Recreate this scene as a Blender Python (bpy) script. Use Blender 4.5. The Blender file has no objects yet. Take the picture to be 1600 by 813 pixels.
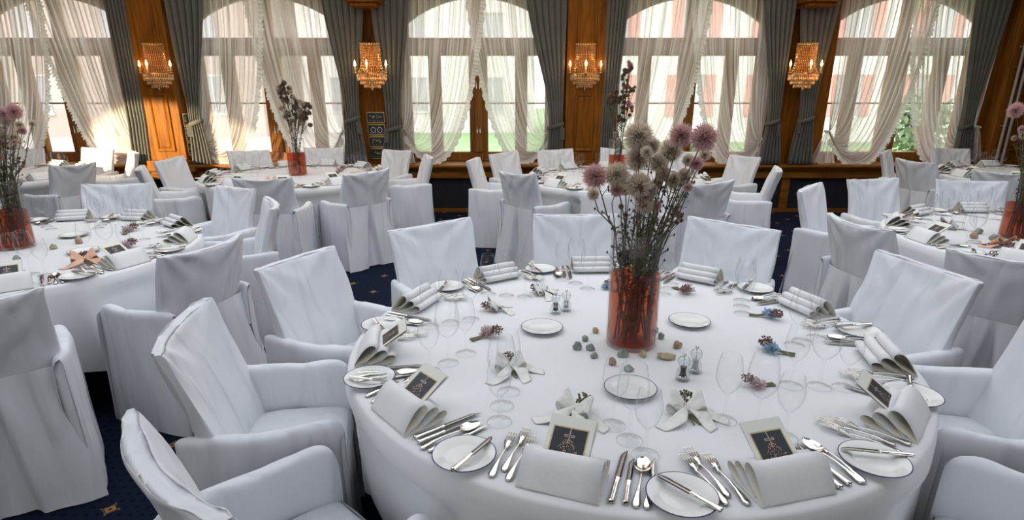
import bpy, bmesh, math, random
from math import sin, cos, pi, radians as R, sqrt, atan2, exp
from mathutils import Vector, Matrix, noise

random.seed(7)
S = bpy.context.scene
C = S.collection

# ------------------------------------------------------------------ helpers
class MB:
    def __init__(s):
        s.v = []; s.f = []; s.m = []; s.uv = {}
    def add(s, vs, fs, mat=0):
        b = len(s.v); s.v += [tuple(p) for p in vs]
        for f in fs:
            s.f.append(tuple(b + i for i in f)); s.m.append(mat)
        return b
    def grid(s, P, cu=False, cv=False, mat=0, uv=None):
        n, m = len(P), len(P[0]); vs = [p for row in P for p in row]; fs = []
        for i in range(n if cu else n - 1):
            for j in range(m if cv else m - 1):
                fs.append((i*m+j, ((i+1) % n)*m+j, ((i+1) % n)*m+(j+1) % m, i*m+(j+1) % m))
        b = s.add(vs, fs, mat)
        if uv:
            for i in range(n):
                for j in range(m): s.uv[b+i*m+j] = uv[i][j]
        return b
    def box(s, x0, x1, y0, y1, z0, z1, mat=0):
        v = [(x, y, z) for z in (z0, z1) for y in (y0, y1) for x in (x0, x1)]
        s.add(v, [(0,2,3,1),(4,5,7,6),(0,1,5,4),(2,6,7,3),(0,4,6,2),(1,3,7,5)], mat)
    def lathe(s, prof, n=24, c=(0,0,0), mat=0, a0=0, a1=2*pi):
        full = abs(a1-a0-2*pi) < 1e-6
        k = n if full else n+1
        P = [[(c[0]+r*cos(a0+(a1-a0)*i/n), c[1]+r*sin(a0+(a1-a0)*i/n), c[2]+z) for r, z in prof] for i in range(k)]
        s.grid(P, cu=full, mat=mat)
    def tube(s, pts, r, n=6, mat=0, caps=True):
        pts = [Vector(p) for p in pts]; N = len(pts)
        rs = r if isinstance(r, (list, tuple)) else [r]*N
        t = (pts[1]-pts[0]).normalized()
        up = Vector((0,0,1)) if abs(t.z) < .9 else Vector((1,0,0))
        x = t.cross(up).normalized(); P = []
        for i in range(N):
            if i == 0: t = pts[1]-pts[0]
            elif i == N-1: t = pts[-1]-pts[-2]
            else: t = pts[i+1]-pts[i-1]
            t.normalize(); x = (x - t*x.dot(t)).normalized(); y = t.cross(x)
            P.append([pts[i] + (x*cos(2*pi*k/n) + y*sin(2*pi*k/n))*rs[i] for k in range(n)])
        b = s.grid(P, cv=True, mat=mat)
        if caps:
            s.f.append(tuple(b+k for k in range(n))[::-1]); s.m.append(mat)
            s.f.append(tuple(b+(N-1)*n+k for k in range(n))); s.m.append(mat)
    def prism(s, poly, z0, z1, mat=0):
        n = len(poly)
        v = [(x, y, z0) for x, y in poly] + [(x, y, z1) for x, y in poly]
        f = [tuple(range(n))[::-1], tuple(range(n, 2*n))] + [(i, (i+1) % n, n+(i+1) % n, n+i) for i in range(n)]
        s.add(v, f, mat)
    def octa(s, c, rx, rz, mat=0):
        x, y, z = c
        s.add([(x+rx,y,z),(x,y+rx,z),(x-rx,y,z),(x,y-rx,z),(x,y,z+rz),(x,y,z-rz)],
              [(0,1,4),(1,2,4),(2,3,4),(3,0,4),(1,0,5),(2,1,5),(3,2,5),(0,3,5)], mat)
    def ball(s, c, r, n=8, mat=0, sz=1):
        prof = [(max(1e-4, r*sin(pi*i/n)), -r*sz*cos(pi*i/n)) for i in range(n+1)]
        s.lathe(prof, n+2, c, mat)
    def xf(s, M, start=0):
        for i in range(start, len(s.v)): s.v[i] = tuple(M @ Vector(s.v[i]))
    def mesh(s, name, mats, smooth=True):
        me = bpy.data.meshes.new(name)
        me.from_pydata(s.v, [], s.f); 
        for m in (mats if isinstance(mats, (list, tuple)) else [mats]): me.materials.append(m)
        me.polygons.foreach_set('material_index', s.m)
        me.polygons.foreach_set('use_smooth', [smooth]*len(s.f))
        if s.uv:
            l = me.uv_layers.new(name='UVMap')
            for lp in me.loops: l.data[lp.index].uv = s.uv.get(lp.vertex_index, (0, 0))
        me.validate(); me.update()
        return me
    def build(s, name, mats, parent=None, smooth=True, loc=None, rz=0, bevel=0, sub=0, sharp=None):
        me = s.mesh(name, mats, smooth)
        if sharp is not None: me.set_sharp_from_angle(angle=R(sharp))
        o = bpy.data.objects.new(name, me); C.objects.link(o)
        if parent is not None: o.parent = parent
        if loc: o.location = loc
        o.rotation_euler.z = rz
        if bevel:
            b = o.modifiers.new('bevel', 'BEVEL'); b.width = bevel; b.segments = 2; b.limit_method = 'ANGLE'; b.angle_limit = R(40)
        if sub:
            b = o.modifiers.new('sub', 'SUBSURF'); b.levels = sub; b.render_levels = sub
        return o

def bake(o, fn=None):
    """apply the modifiers of o to its mesh and, if given, move each vertex by fn(co, normal)"""
    dg = bpy.context.evaluated_depsgraph_get()
    me = bpy.data.meshes.new_from_object(o.evaluated_get(dg))
    o.modifiers.clear(); o.data = me
    if fn:
        ns = [v.normal.copy() for v in me.vertices]
        for v, n in zip(me.vertices, ns): v.co = fn(v.co.copy(), n)
        me.update()
    return o

def tag(o, label=None, cat=None, group=None, kind=None):
    if label: o['label'] = label
    if cat: o['category'] = cat
    if group: o['group'] = group
    if kind: o['kind'] = kind
    return o
def empty(name, loc=(0,0,0), rz=0, label=None, cat=None, group=None, kind=None):
    o = bpy.data.objects.new(name, None); C.objects.link(o)
    o.location = loc; o.rotation_euler.z = rz; o.empty_display_size = .05
    return tag(o, label, cat, group, kind)
def dup(o, parent=None):
    c = o.copy(); C.objects.link(c)
    if parent is not None: c.parent = parent
    for ch in list(o.children): dup(ch, c)
    return c
def place(proto, used, loc, rz, label, group=None, cat=None, tilt=None, scale=None):
    o = dup(proto) if proto.get('used') else proto
    proto['used'] = 1
    if 'used' in o.keys() and o is not proto: del o['used']
    o.location = loc; o.rotation_euler = (tilt[0], tilt[1], rz) if tilt else (0, 0, rz)
    if scale: o.scale = scale
    tag(o, label, cat, group)
    return o
PROTOS = []
def P_(o):
    PROTOS.append(o); return o

# ------------------------------------------------------------------ materials
MATS = {}
def nmat(name):
    m = bpy.data.materials.new(name); m.use_nodes = True
    nt = m.node_tree; nt.nodes.clear()
    out = nt.nodes.new('ShaderNodeOutputMaterial')
    return m, nt, out
def N(nt, t, **kw):
    n = nt.nodes.new(t)
    for k, v in kw.items():
        if k in n.inputs: n.inputs[k].default_value = v
        else: setattr(n, k, v)
    return n
def L(nt, a, b): nt.links.new(a, b)
def rgb(c): return (c[0], c[1], c[2], 1)

def pbr(name, col, rough=.5, metal=0, col2=None, nscale=8, nstretch=(1,1,1), bump=0, bscale=40, sheen=0, spec=.5, coat=0, emit=None, es=0, detail=4):
    m, nt, out = nmat(name)
    b = N(nt, 'ShaderNodeBsdfPrincipled', Roughness=rough, Metallic=metal)
    b.inputs['Base Color'].default_value = rgb(col)
    b.inputs['Specular IOR Level'].default_value = spec
    b.inputs['Sheen Weight'].default_value = sheen
    b.inputs['Coat Weight'].default_value = coat
    if emit: b.inputs['Emission Color'].default_value = rgb(emit); b.inputs['Emission Strength'].default_value = es
    L(nt, b.outputs[0], out.inputs[0])
    tc = N(nt, 'ShaderNodeTexCoord')
    mp = N(nt, 'ShaderNodeMapping'); mp.inputs['Scale'].default_value = nstretch
    L(nt, tc.outputs['Object'], mp.inputs[0])
    if col2:
        n = N(nt, 'ShaderNodeTexNoise', Scale=nscale, Detail=detail)
        L(nt, mp.outputs[0], n.inputs['Vector'])
        cr = N(nt, 'ShaderNodeValToRGB')
        cr.color_ramp.elements[0].position = .3; cr.color_ramp.elements[1].position = .7
        cr.color_ramp.elements[0].color = rgb(col); cr.color_ramp.elements[1].color = rgb(col2)
        L(nt, n.outputs['Fac'], cr.inputs[0]); L(nt, cr.outputs[0], b.inputs['Base Color'])
    if bump:
        n = N(nt, 'ShaderNodeTexNoise', Scale=bscale, Detail=3)
        L(nt, mp.outputs[0], n.inputs['Vector'])
        bp = N(nt, 'ShaderNodeBump', Strength=bump, Distance=.01)
        L(nt, n.outputs['Fac'], bp.inputs['Height']); L(nt, bp.outputs[0], b.inputs['Normal'])
    return m

def fabric(name, col, wr=.35, scale=3.2, rough=.85, dist=.03):
    """woven cotton: soft creases that differ from object to object"""
    m, nt, out = nmat(name)
    b = N(nt, 'ShaderNodeBsdfPrincipled', Roughness=rough)
    b.inputs['Base Color'].default_value = rgb(col); b.inputs['Specular IOR Level'].default_value = .25
    b.inputs['Sheen Weight'].default_value = .15
    L(nt, b.outputs[0], out.inputs[0])
    tc = N(nt, 'ShaderNodeTexCoord'); oi = N(nt, 'ShaderNodeObjectInfo')
    vm = N(nt, 'ShaderNodeVectorMath', operation='SCALE'); vm.inputs[0].default_value = (13, 7, 5)
    L(nt, oi.outputs['Random'], vm.inputs['Scale'])
    va = N(nt, 'ShaderNodeVectorMath', operation='ADD')
    L(nt, tc.outputs['Object'], va.inputs[0]); L(nt, vm.outputs[0], va.inputs[1])
    hs = []
    for rot, sc, wgt in (((.5, .6, .3), (2.6, 2.6, .45), 1.0), ((-.4, -.75, .9), (2.9, 2.9, .5), .7)):
        mp = N(nt, 'ShaderNodeMapping'); mp.inputs['Scale'].default_value = sc; mp.inputs['Rotation'].default_value = rot
        L(nt, va.outputs[0], mp.inputs[0])
        n1 = N(nt, 'ShaderNodeTexNoise', Scale=scale, Detail=1.5, Roughness=.4, Distortion=.5); L(nt, mp.outputs[0], n1.inputs['Vector'])
        cr = N(nt, 'ShaderNodeMapRange', interpolation_type='SMOOTHSTEP'); cr.inputs[1].default_value = .42; cr.inputs[2].default_value = .72; cr.inputs[4].default_value = wgt
        L(nt, n1.outputs['Fac'], cr.inputs[0]); hs.append(cr)
    ml = N(nt, 'ShaderNodeMath', operation='ADD'); L(nt, hs[0].outputs[0], ml.inputs[0]); L(nt, hs[1].outputs[0], ml.inputs[1])
    bp = N(nt, 'ShaderNodeBump', Strength=wr, Distance=dist)
    L(nt, ml.outputs[0], bp.inputs['Height']); L(nt, bp.outputs[0], b.inputs['Normal'])
    return m

def wood(name, c1, c2, scale=1.0, rough=.48, axis='z'):
    m, nt, out = nmat(name)
    b = N(nt, 'ShaderNodeBsdfPrincipled', Roughness=rough); b.inputs['Specular IOR Level'].default_value = .12
    L(nt, b.outputs[0], out.inputs[0])
    tc = N(nt, 'ShaderNodeTexCoord'); mp = N(nt, 'ShaderNodeMapping')
    mp.inputs['Scale'].default_value = {'z': (9, 9, .7), 'x': (.7, 9, 9)}[axis]
    L(nt, tc.outputs['Object'], mp.inputs[0])
    n = N(nt, 'ShaderNodeTexNoise', Scale=1.6*scale, Detail=6, Distortion=1.4); L(nt, mp.outputs[0], n.inputs['Vector'])
    n2 = N(nt, 'ShaderNodeTexNoise', Scale=11*scale, Detail=2); L(nt, mp.outputs[0], n2.inputs['Vector'])
    ma = N(nt, 'ShaderNodeMath', operation='MULTIPLY_ADD'); ma.inputs[1].default_value = .35
    L(nt, n2.outputs['Fac'], ma.inputs[0]); L(nt, n.outputs['Fac'], ma.inputs[2])
    cr = N(nt, 'ShaderNodeValToRGB'); e = cr.color_ramp.elements
    e[0].position = .42; e[0].color = rgb(c1); e[1].position = .85; e[1].color = rgb(c2)
    L(nt, ma.outputs[0], cr.inputs[0]); L(nt, cr.outputs[0], b.inputs['Base Color'])
    bp = N(nt, 'ShaderNodeBump', Strength=.08, Distance=.01); L(nt, ma.outputs[0], bp.inputs['Height']); L(nt, bp.outputs[0], b.inputs['Normal'])
    return m

def thin_glass(name, tint=(.985,.99,.99), base=.018, edge=.6, rough=.01, blend=.25, rim=(.93,.95,.97), dark=.40):
    m, nt, out = nmat(name)
    tr = N(nt, 'ShaderNodeBsdfTransparent')
    gl = N(nt, 'ShaderNodeBsdfGlossy', Roughness=rough); gl.inputs[0].default_value = rgb(rim)
    lw = N(nt, 'ShaderNodeLayerWeight', Blend=blend)
    mr = N(nt, 'ShaderNodeMapRange'); mr.inputs[3].default_value = base; mr.inputs[4].default_value = edge
    pw = N(nt, 'ShaderNodeMath', operation='POWER'); pw.inputs[1].default_value = 2.1
    L(nt, lw.outputs['Facing'], pw.inputs[0]); L(nt, pw.outputs[0], mr.inputs[0])
    cm = N(nt, 'ShaderNodeMixRGB'); cm.inputs[1].default_value = rgb(tint); cm.inputs[2].default_value = (dark*.95, dark, dark*1.04, 1)
    p3 = N(nt, 'ShaderNodeMath', operation='POWER'); p3.inputs[1].default_value = 3.4; L(nt, lw.outputs['Facing'], p3.inputs[0]); L(nt, p3.outputs[0], cm.inputs[0]); L(nt, cm.outputs[0], tr.inputs[0])
    mx = N(nt, 'ShaderNodeMixShader'); L(nt, mr.outputs[0], mx.inputs[0]); L(nt, tr.outputs[0], mx.inputs[1]); L(nt, gl.outputs[0], mx.inputs[2])
    L(nt, mx.outputs[0], out.inputs[0])
    return m

def sheer_mat(name, lo, hi, col=(.93,.91,.87), nstripe=1.0):
    m, nt, out = nmat(name)
    tr = N(nt, 'ShaderNodeBsdfTransparent'); tr.inputs[0].default_value = (1, .985, .96, 1)
    tl = N(nt, 'ShaderNodeBsdfTranslucent'); tl.inputs[0].default_value = rgb(col)
    df = N(nt, 'ShaderNodeBsdfDiffuse'); df.inputs[0].default_value = rgb(col)
    md = N(nt, 'ShaderNodeMixShader'); md.inputs[0].default_value = .5
    L(nt, tl.outputs[0], md.inputs[1]); L(nt, df.outputs[0], md.inputs[2])
    uv = N(nt, 'ShaderNodeUVMap'); mp = N(nt, 'ShaderNodeMapping'); mp.inputs['Scale'].default_value = (34*nstripe, .9, 1)
    L(nt, uv.outputs[0], mp.inputs[0])
    n = N(nt, 'ShaderNodeTexNoise', Scale=1.0, Detail=3, Roughness=.65); L(nt, mp.outputs[0], n.inputs['Vector'])
    mr = N(nt, 'ShaderNodeMapRange'); mr.inputs[1].default_value = .36; mr.inputs[2].default_value = .64; mr.inputs[3].default_value = lo; mr.inputs[4].default_value = hi
    L(nt, n.outputs['Fac'], mr.inputs[0])
    lw = N(nt, 'ShaderNodeLayerWeight', Blend=.35)
    mul = N(nt, 'ShaderNodeMath', operation='MULTIPLY_ADD', use_clamp=True); mul.inputs[1].default_value = .45
    L(nt, lw.outputs['Facing'], mul.inputs[0]); L(nt, mr.outputs[0], mul.inputs[2])
    mx = N(nt, 'ShaderNodeMixShader'); L(nt, mul.outputs[0], mx.inputs[0]); L(nt, tr.outputs[0], mx.inputs[1]); L(nt, md.outputs[0], mx.inputs[2])
    L(nt, mx.outputs[0], out.inputs[0])
    return m

def petal_mat(name, col, col2):
    m, nt, out = nmat(name)
    oi = N(nt, 'ShaderNodeTexCoord'); n = N(nt, 'ShaderNodeTexNoise', Scale=14, Detail=1); L(nt, oi.outputs['Object'], n.inputs['Vector'])
    cr = N(nt, 'ShaderNodeValToRGB'); e = cr.color_ramp.elements
    e[0].position = .4; e[0].color = rgb(col); e[1].position = .6; e[1].color = rgb(col2); L(nt, n.outputs['Fac'], cr.inputs[0])
    tl = N(nt, 'ShaderNodeBsdfTranslucent'); df = N(nt, 'ShaderNodeBsdfDiffuse')
    L(nt, cr.outputs[0], tl.inputs[0]); L(nt, cr.outputs[0], df.inputs[0])
    md = N(nt, 'ShaderNodeMixShader'); md.inputs[0].default_value = .6; L(nt, tl.outputs[0], md.inputs[1]); L(nt, df.outputs[0], md.inputs[2])
    L(nt, md.outputs[0], out.inputs[0])
    return m

M = {}
M['cover'] = fabric('slipcover cotton', (.79,.805,.84), .42, 2.7)
M['cloth'] = fabric('tablecloth damask', (.82,.83,.85), .10, 2.0)
M['napkin'] = pbr('napkin linen', (.83,.835,.845), .8, bump=.1, bscale=60, spec=.2)
M['napkin_in'] = pbr('napkin cream inside', (.86,.83,.73), .8, spec=.2)
M['card'] = pbr('cream card', (.82,.815,.76), .6, spec=.2)
M['gold'] = pbr('gilt', (.75,.52,.2), .3, 1, col2=(.62,.42,.15), nscale=30)
M['goldpaint'] = pbr('gold border', (.62,.5,.27), .5)
M['ink'] = pbr('dark print', (.035,.042,.055), .45, col2=(.05,.055,.06), nscale=20)
M['rose'] = pbr('rose print', (.62,.33,.24), .5, col2=(.75,.5,.33), nscale=90)
M['whiteprint'] = pbr('white print', (.8,.8,.75), .5)
M['china'] = None
M['silver'] = pbr('polished silver', (.90,.87,.82), .11, 1, bump=.02, bscale=90)
M['steel'] = pbr('knife steel', (.40,.37,.34), .16, 1)
M['glass'] = thin_glass('wine glass', (.993,.995,.996), .016, .70, dark=.24)
M['vase'] = thin_glass('vase glass', (.985,.99,.985), .015, .45, dark=.6)
M['acryl'] = thin_glass('clear acrylic', (.93,.95,.95), .10, .7, .03, .35, dark=.35)
M['pepper'] = pbr('ground pepper', (.05,.045,.045), .8, col2=(.16,.14,.13), nscale=150)
M['salt'] = pbr('coarse salt', (.75,.75,.74), .8, col2=(.6,.6,.6), nscale=150)
M['chrome'] = pbr('chrome', (.8,.8,.82), .06, 1)
M['wood'] = wood('oak panelling', (.125,.043,.004), (.29,.112,.011))
M['woodx'] = wood('oak sill', (.13,.047,.006), (.30,.125,.018), axis='x')
M['wooddark'] = wood('oak shadowed', (.16,.055,.012), (.26,.105,.028))  # separate oak tone used for the sconce backplates
M['frame'] = wood('oak window frame', (.20,.08,.018), (.33,.15,.04))
M['drape'] = pbr('grey green drapery', (.112,.110,.094), .9, sheen=.3, col2=(.15,.148,.128), nscale=3, bump=.15, bscale=120, spec=.1)
M['sheer'] = sheer_mat('sheer voile', .27, .78, (.97,.925,.88))
M['ruffle'] = sheer_mat('voile ruffle', .75, .97, (.95,.93,.88), 6)
M['blackpanel'] = pbr('blue black grille cloth', (.012,.013,.024), .9, col2=(.02,.02,.032), nscale=60, nstretch=(1,1,.05), bump=.2, bscale=90)
M['stem'] = pbr('dried stem', (.10,.085,.045), .85, col2=(.17,.15,.08), nscale=40)
M['leaf'] = pbr('dried leaf', (.13,.13,.075), .85, col2=(.24,.22,.15), nscale=25)
M['bract'] = pbr('dry bract', (.12,.07,.045), .9, col2=(.22,.14,.09), nscale=60)
M['fluff'] = petal_mat('beige thistle down', (.76,.66,.54), (.86,.78,.68))
M['fluffp'] = petal_mat('pink thistle down', (.76,.46,.48), (.82,.66,.60))
M['fluffb'] = petal_mat('brown dried bloom', (.30,.20,.15), (.45,.35,.27))
M['ribbon'] = fabric('satin ribbon', (.86,.85,.81), .3, 14, .45, .01)
M['peach'] = fabric('peach ribbon', (.80,.50,.36), .3, 14, .5, .01)
M['tulleb'] = petal_mat('blue tulle', (.42,.58,.72), (.62,.72,.80))
M['tullep'] = petal_mat('pink tulle', (.75,.60,.64), (.82,.74,.76))
M['tullew'] = petal_mat('white tulle', (.80,.80,.80), (.86,.86,.86))
M['posy'] = pbr('dried posy', (.17,.09,.075), .9, col2=(.36,.23,.19), nscale=90)
M['posyg'] = pbr('green posy', (.15,.15,.07), .9, col2=(.26,.24,.13), nscale=60)
M['bulb'] = pbr('glowing candle bulb', (1,.7,.3), .3, emit=(1,.62,.25), es=26)
M['candle'] = pbr('ivory candle sleeve', (.55,.42,.25), .5)
M['crystal'] = None
M['ceiling'] = pbr('ceiling plaster', (.72,.70,.66), .9, col2=(.69,.67,.63), nscale=3)
M['plaster'] = pbr('room wall', (.40,.36,.31), .9, col2=(.36,.32,.27), nscale=2)
M['grass'] = pbr('lawn', (.20,.33,.14), .95, col2=(.28,.40,.20), nscale=1.5)
M['facade'] = pbr('pale facade', (.80,.78,.75), .9, col2=(.74,.72,.70), nscale=.4)
M['facadeb'] = pbr('brown facade', (.42,.34,.29), .9, col2=(.52,.44,.39), nscale=.5)
M['shutter'] = pbr('red shutter', (.70,.36,.31), .6, col2=(.64,.31,.27), nscale=3)
M['pane'] = thin_glass('window pane', (.97,.98,.98), .03, .5, dark=.9)
M['darkpane'] = pbr('dark pane', (.42,.43,.44), .3)
M['bush'] = pbr('garden leaves', (.16,.22,.11), .8, col2=(.30,.34,.22), nscale=6)
M['roof'] = pbr('roof tiles', (.30,.16,.11), .9, col2=(.22,.12,.09), nscale=6)
M['table'] = wood('table timber', (.10,.05,.02), (.18,.10,.05))

def mk_china():
    m, nt, out = nmat('white china with blue rim line')
    b = N(nt, 'ShaderNodeBsdfPrincipled', Roughness=.12); L(nt, b.outputs[0], out.inputs[0])
    tc = N(nt, 'ShaderNodeTexCoord'); sx = N(nt, 'ShaderNodeSeparateXYZ'); L(nt, tc.outputs['Object'], sx.inputs[0])
    cb = N(nt, 'ShaderNodeCombineXYZ'); L(nt, sx.outputs[0], cb.inputs[0]); L(nt, sx.outputs[1], cb.inputs[1])
    ln = N(nt, 'ShaderNodeVectorMath', operation='LENGTH'); L(nt, cb.outputs[0], ln.inputs[0])
    cr = N(nt, 'ShaderNodeValToRGB'); cr.color_ramp.interpolation = 'CONSTANT'
    mr = N(nt, 'ShaderNodeMath', operation='MULTIPLY'); mr.inputs[1].default_value = 10; L(nt, ln.outputs['Value'], mr.inputs[0])
    e = cr.color_ramp.elements; e[0].color = (.84,.85,.83,1); e[1].position = .798; e[1].color = (.03,.04,.16,1)
    L(nt, mr.outputs[0], cr.inputs[0]); L(nt, cr.outputs[0], b.inputs['Base Color'])
    return m
M['china'] = mk_china()
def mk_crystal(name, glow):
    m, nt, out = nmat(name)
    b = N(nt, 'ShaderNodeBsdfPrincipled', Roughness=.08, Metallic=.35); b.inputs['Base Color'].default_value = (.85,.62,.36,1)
    b.inputs['Emission Color'].default_value = (1,.42,.10,1)  # emission in the beads stands in for candlelight caught by the crystal
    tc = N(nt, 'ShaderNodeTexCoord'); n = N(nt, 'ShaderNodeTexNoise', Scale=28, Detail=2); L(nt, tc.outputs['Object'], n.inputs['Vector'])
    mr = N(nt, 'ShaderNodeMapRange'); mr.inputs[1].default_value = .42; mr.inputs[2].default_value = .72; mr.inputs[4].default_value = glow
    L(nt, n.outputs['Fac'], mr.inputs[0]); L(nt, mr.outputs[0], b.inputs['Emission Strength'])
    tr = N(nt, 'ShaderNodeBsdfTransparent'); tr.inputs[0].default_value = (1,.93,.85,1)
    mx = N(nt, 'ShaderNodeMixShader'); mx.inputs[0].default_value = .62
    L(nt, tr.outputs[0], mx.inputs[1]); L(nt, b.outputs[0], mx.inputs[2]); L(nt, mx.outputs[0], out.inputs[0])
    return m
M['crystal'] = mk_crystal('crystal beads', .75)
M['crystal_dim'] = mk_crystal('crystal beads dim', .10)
def mk_liquid():
    m, nt, out = nmat('amber water')
    tr = N(nt, 'ShaderNodeBsdfTransparent'); tr.inputs[0].default_value = (.76,.32,.12,1)
    gl = N(nt, 'ShaderNodeBsdfGlossy', Roughness=.03); df = N(nt, 'ShaderNodeBsdfTranslucent'); df.inputs[0].default_value = (.95,.30,.05,1)
    m1 = N(nt, 'ShaderNodeMixShader'); m1.inputs[0].default_value = .16; L(nt, tr.outputs[0], m1.inputs[1]); L(nt, df.outputs[0], m1.inputs[2])
    lw = N(nt, 'ShaderNodeLayerWeight', Blend=.2); mu = N(nt, 'ShaderNodeMath', operation='MULTIPLY'); mu.inputs[1].default_value = .12; L(nt, lw.outputs['Facing'], mu.inputs[0])
    m2 = N(nt, 'ShaderNodeMixShader'); L(nt, mu.outputs[0], m2.inputs[0]); L(nt, m1.outputs[0], m2.inputs[1]); L(nt, gl.outputs[0], m2.inputs[2])
    L(nt, m2.outputs[0], out.inputs[0]); return m
M['liquid'] = mk_liquid()
def mk_carpet():
    m, nt, out = nmat('navy carpet with gold motifs')
    b = N(nt, 'ShaderNodeBsdfPrincipled', Roughness=.95); b.inputs['Specular IOR Level'].default_value = .1; L(nt, b.outputs[0], out.inputs[0])
    tc = N(nt, 'ShaderNodeTexCoord'); sp = N(nt, 'ShaderNodeSeparateXYZ'); L(nt, tc.outputs['Object'], sp.inputs[0])
    def mth(op, a, bb=None, c=None):
        n = N(nt, 'ShaderNodeMath', operation=op)
        for i, q in enumerate((a, bb, c)):
            if q is None: continue
            if isinstance(q, (int, float)): n.inputs[i].default_value = q
            else: L(nt, q, n.inputs[i])
        return n.outputs[0]
    # staggered lattice: u = x+y, v = x-y, cell .47
    u = mth('ADD', sp.outputs[0], sp.outputs[1]); v = mth('SUBTRACT', sp.outputs[0], sp.outputs[1])
    fu = mth('SUBTRACT', mth('FRACT', mth('MULTIPLY_ADD', u, 1/.47, .5-3.674/.47)), .5)
    fv = mth('SUBTRACT', mth('FRACT', mth('MULTIPLY_ADD', v, 1/.47, .5+6.55/.47)), .5)
    au = mth('ABSOLUTE', fu); av = mth('ABSOLUTE', fv)
    # back to x/y distances (in cells)
    dx = mth('ABSOLUTE', mth('ADD', fu, fv)); dy = mth('ABSOLUTE', mth('SUBTRACT', fu, fv))
    dia = mth('ADD', dx, dy)
    nz = N(nt, 'ShaderNodeTexNoise', Scale=70, Detail=2); L(nt, tc.outputs['Object'], nz.inputs['Vector'])
    petal = mth('MULTIPLY', mth('LESS_THAN', mth('ADD', mth('MULTIPLY', mth('MULTIPLY', dx, dy), 9), dia), mth('MULTIPLY_ADD', nz.outputs['Fac'], .10, .14)), mth('GREATER_THAN', dia, .035))
    ring = mth('GREATER_THAN', mth('ABSOLUTE', mth('SUBTRACT', mth('MAXIMUM', au, av), .045)), .007)
    mot = mth('MULTIPLY', petal, mth('GREATER_THAN', mth('ABSOLUTE', mth('SUBTRACT', dia, .13)), .012))
    # tiny dots
    du = mth('SUBTRACT', mth('FRACT', mth('MULTIPLY', sp.outputs[0], 22)), .5); dv = mth('SUBTRACT', mth('FRACT', mth('MULTIPLY', sp.outputs[1], 22)), .5)
    dot = mth('LESS_THAN', mth('ADD', mth('MULTIPLY', du, du), mth('MULTIPLY', dv, dv)), .035)
    base = N(nt, 'ShaderNodeMixRGB'); base.inputs[1].default_value = (.012,.019,.042,1); base.inputs[2].default_value = (.006,.009,.020,1); L(nt, dot, base.inputs[0])
    gold = N(nt, 'ShaderNodeMixRGB'); gold.inputs[1].default_value = (.26,.13,.05,1); gold.inputs[2].default_value = (.42,.27,.12,1); L(nt, nz.outputs['Fac'], gold.inputs[0])
    mx = N(nt, 'ShaderNodeMixRGB'); L(nt, mot, mx.inputs[0]); L(nt, base.outputs[0], mx.inputs[1]); L(nt, gold.outputs[0], mx.inputs[2])
    L(nt, mx.outputs[0], b.inputs['Base Color'])
    n3 = N(nt, 'ShaderNodeTexNoise', Scale=260, Detail=1); L(nt, tc.outputs['Object'], n3.inputs['Vector'])
    bp = N(nt, 'ShaderNodeBump', Strength=.4, Distance=.004); L(nt, n3.outputs['Fac'], bp.inputs['Height']); L(nt, bp.outputs[0], b.inputs['Normal'])
    return m
M['carpet'] = mk_carpet()

# ------------------------------------------------------------------ camera
cam = bpy.data.cameras.new('camera'); co = bpy.data.objects.new('camera', cam); C.objects.link(co)
co.location = (0, 0, 1.656); co.rotation_euler = (R(90-18.38), 0, 0)
cam.sensor_fit = 'HORIZONTAL'; cam.sensor_width = 36; cam.lens = 36*928/1600; cam.shift_y = 43.5/1600; cam.clip_start = .02; cam.clip_end = 300
S.camera = co

# ------------------------------------------------------------------ room shell
X0, X1, YB, YF, ZC = -8.6, 8.8, -2.4, 8.55, 3.5
PIERS = [-7.68, -4.73, -1.92, .97, 3.87, 6.80]
WINS = [-6.22, -3.36, -.475, 2.455, 5.385]
HW = 1.045; AZ = 1.285; AR = 1.65      # half width of an opening, centre height and radius of its arch
def arch(dx): return AZ + sqrt(AR*AR - dx*dx)

def shell(name, box, mat, **kw):
    b = MB(); b.box(*box); return tag(b.build(name, mat, smooth=False), kind='structure', **kw)
shell('floor', (X0, X1, YB, 9.1, -.06, 0), M['carpet'])
shell('ceiling', (X0, X1, YB, 9.1, ZC, ZC+.08), M['ceiling'])
shell('wall_left', (X0-.15, X0, YB, 9.1, -.06, ZC), M['plaster'])
shell('wall_right', (X1, X1+.15, YB, 9.1, -.06, ZC), M['wood'])
shell('wall_rear', (X0, X1, YB-.15, YB, -.06, ZC), M['plaster'])
# window wall: piers, spandrels with arched soffits, parapet below the sill
b = MB(); edges = [X0]
for xc in WINS: edges += [xc-HW, xc+HW]
edges.append(X1)
for i in range(0, len(edges), 2): b.box(edges[i], edges[i+1], YF, 9.0, .0, ZC)
for xc in WINS:
    n = 20; up = [[], [], [], []]
    for k in range(n+1):
        dx = -HW + 2*HW*k/n; z = arch(dx)
        up[0].append((xc+dx, YF, ZC)); up[1].append((xc+dx, YF, z)); up[2].append((xc+dx, 9.0, z)); up[3].append((xc+dx, 9.0, ZC))
    b.grid(up)
    b.box(xc-HW, xc+HW, 8.5, 9.0, 0, .66)
tag(b.build('wall_back', M['wood'], smooth=False), kind='structure')

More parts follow.
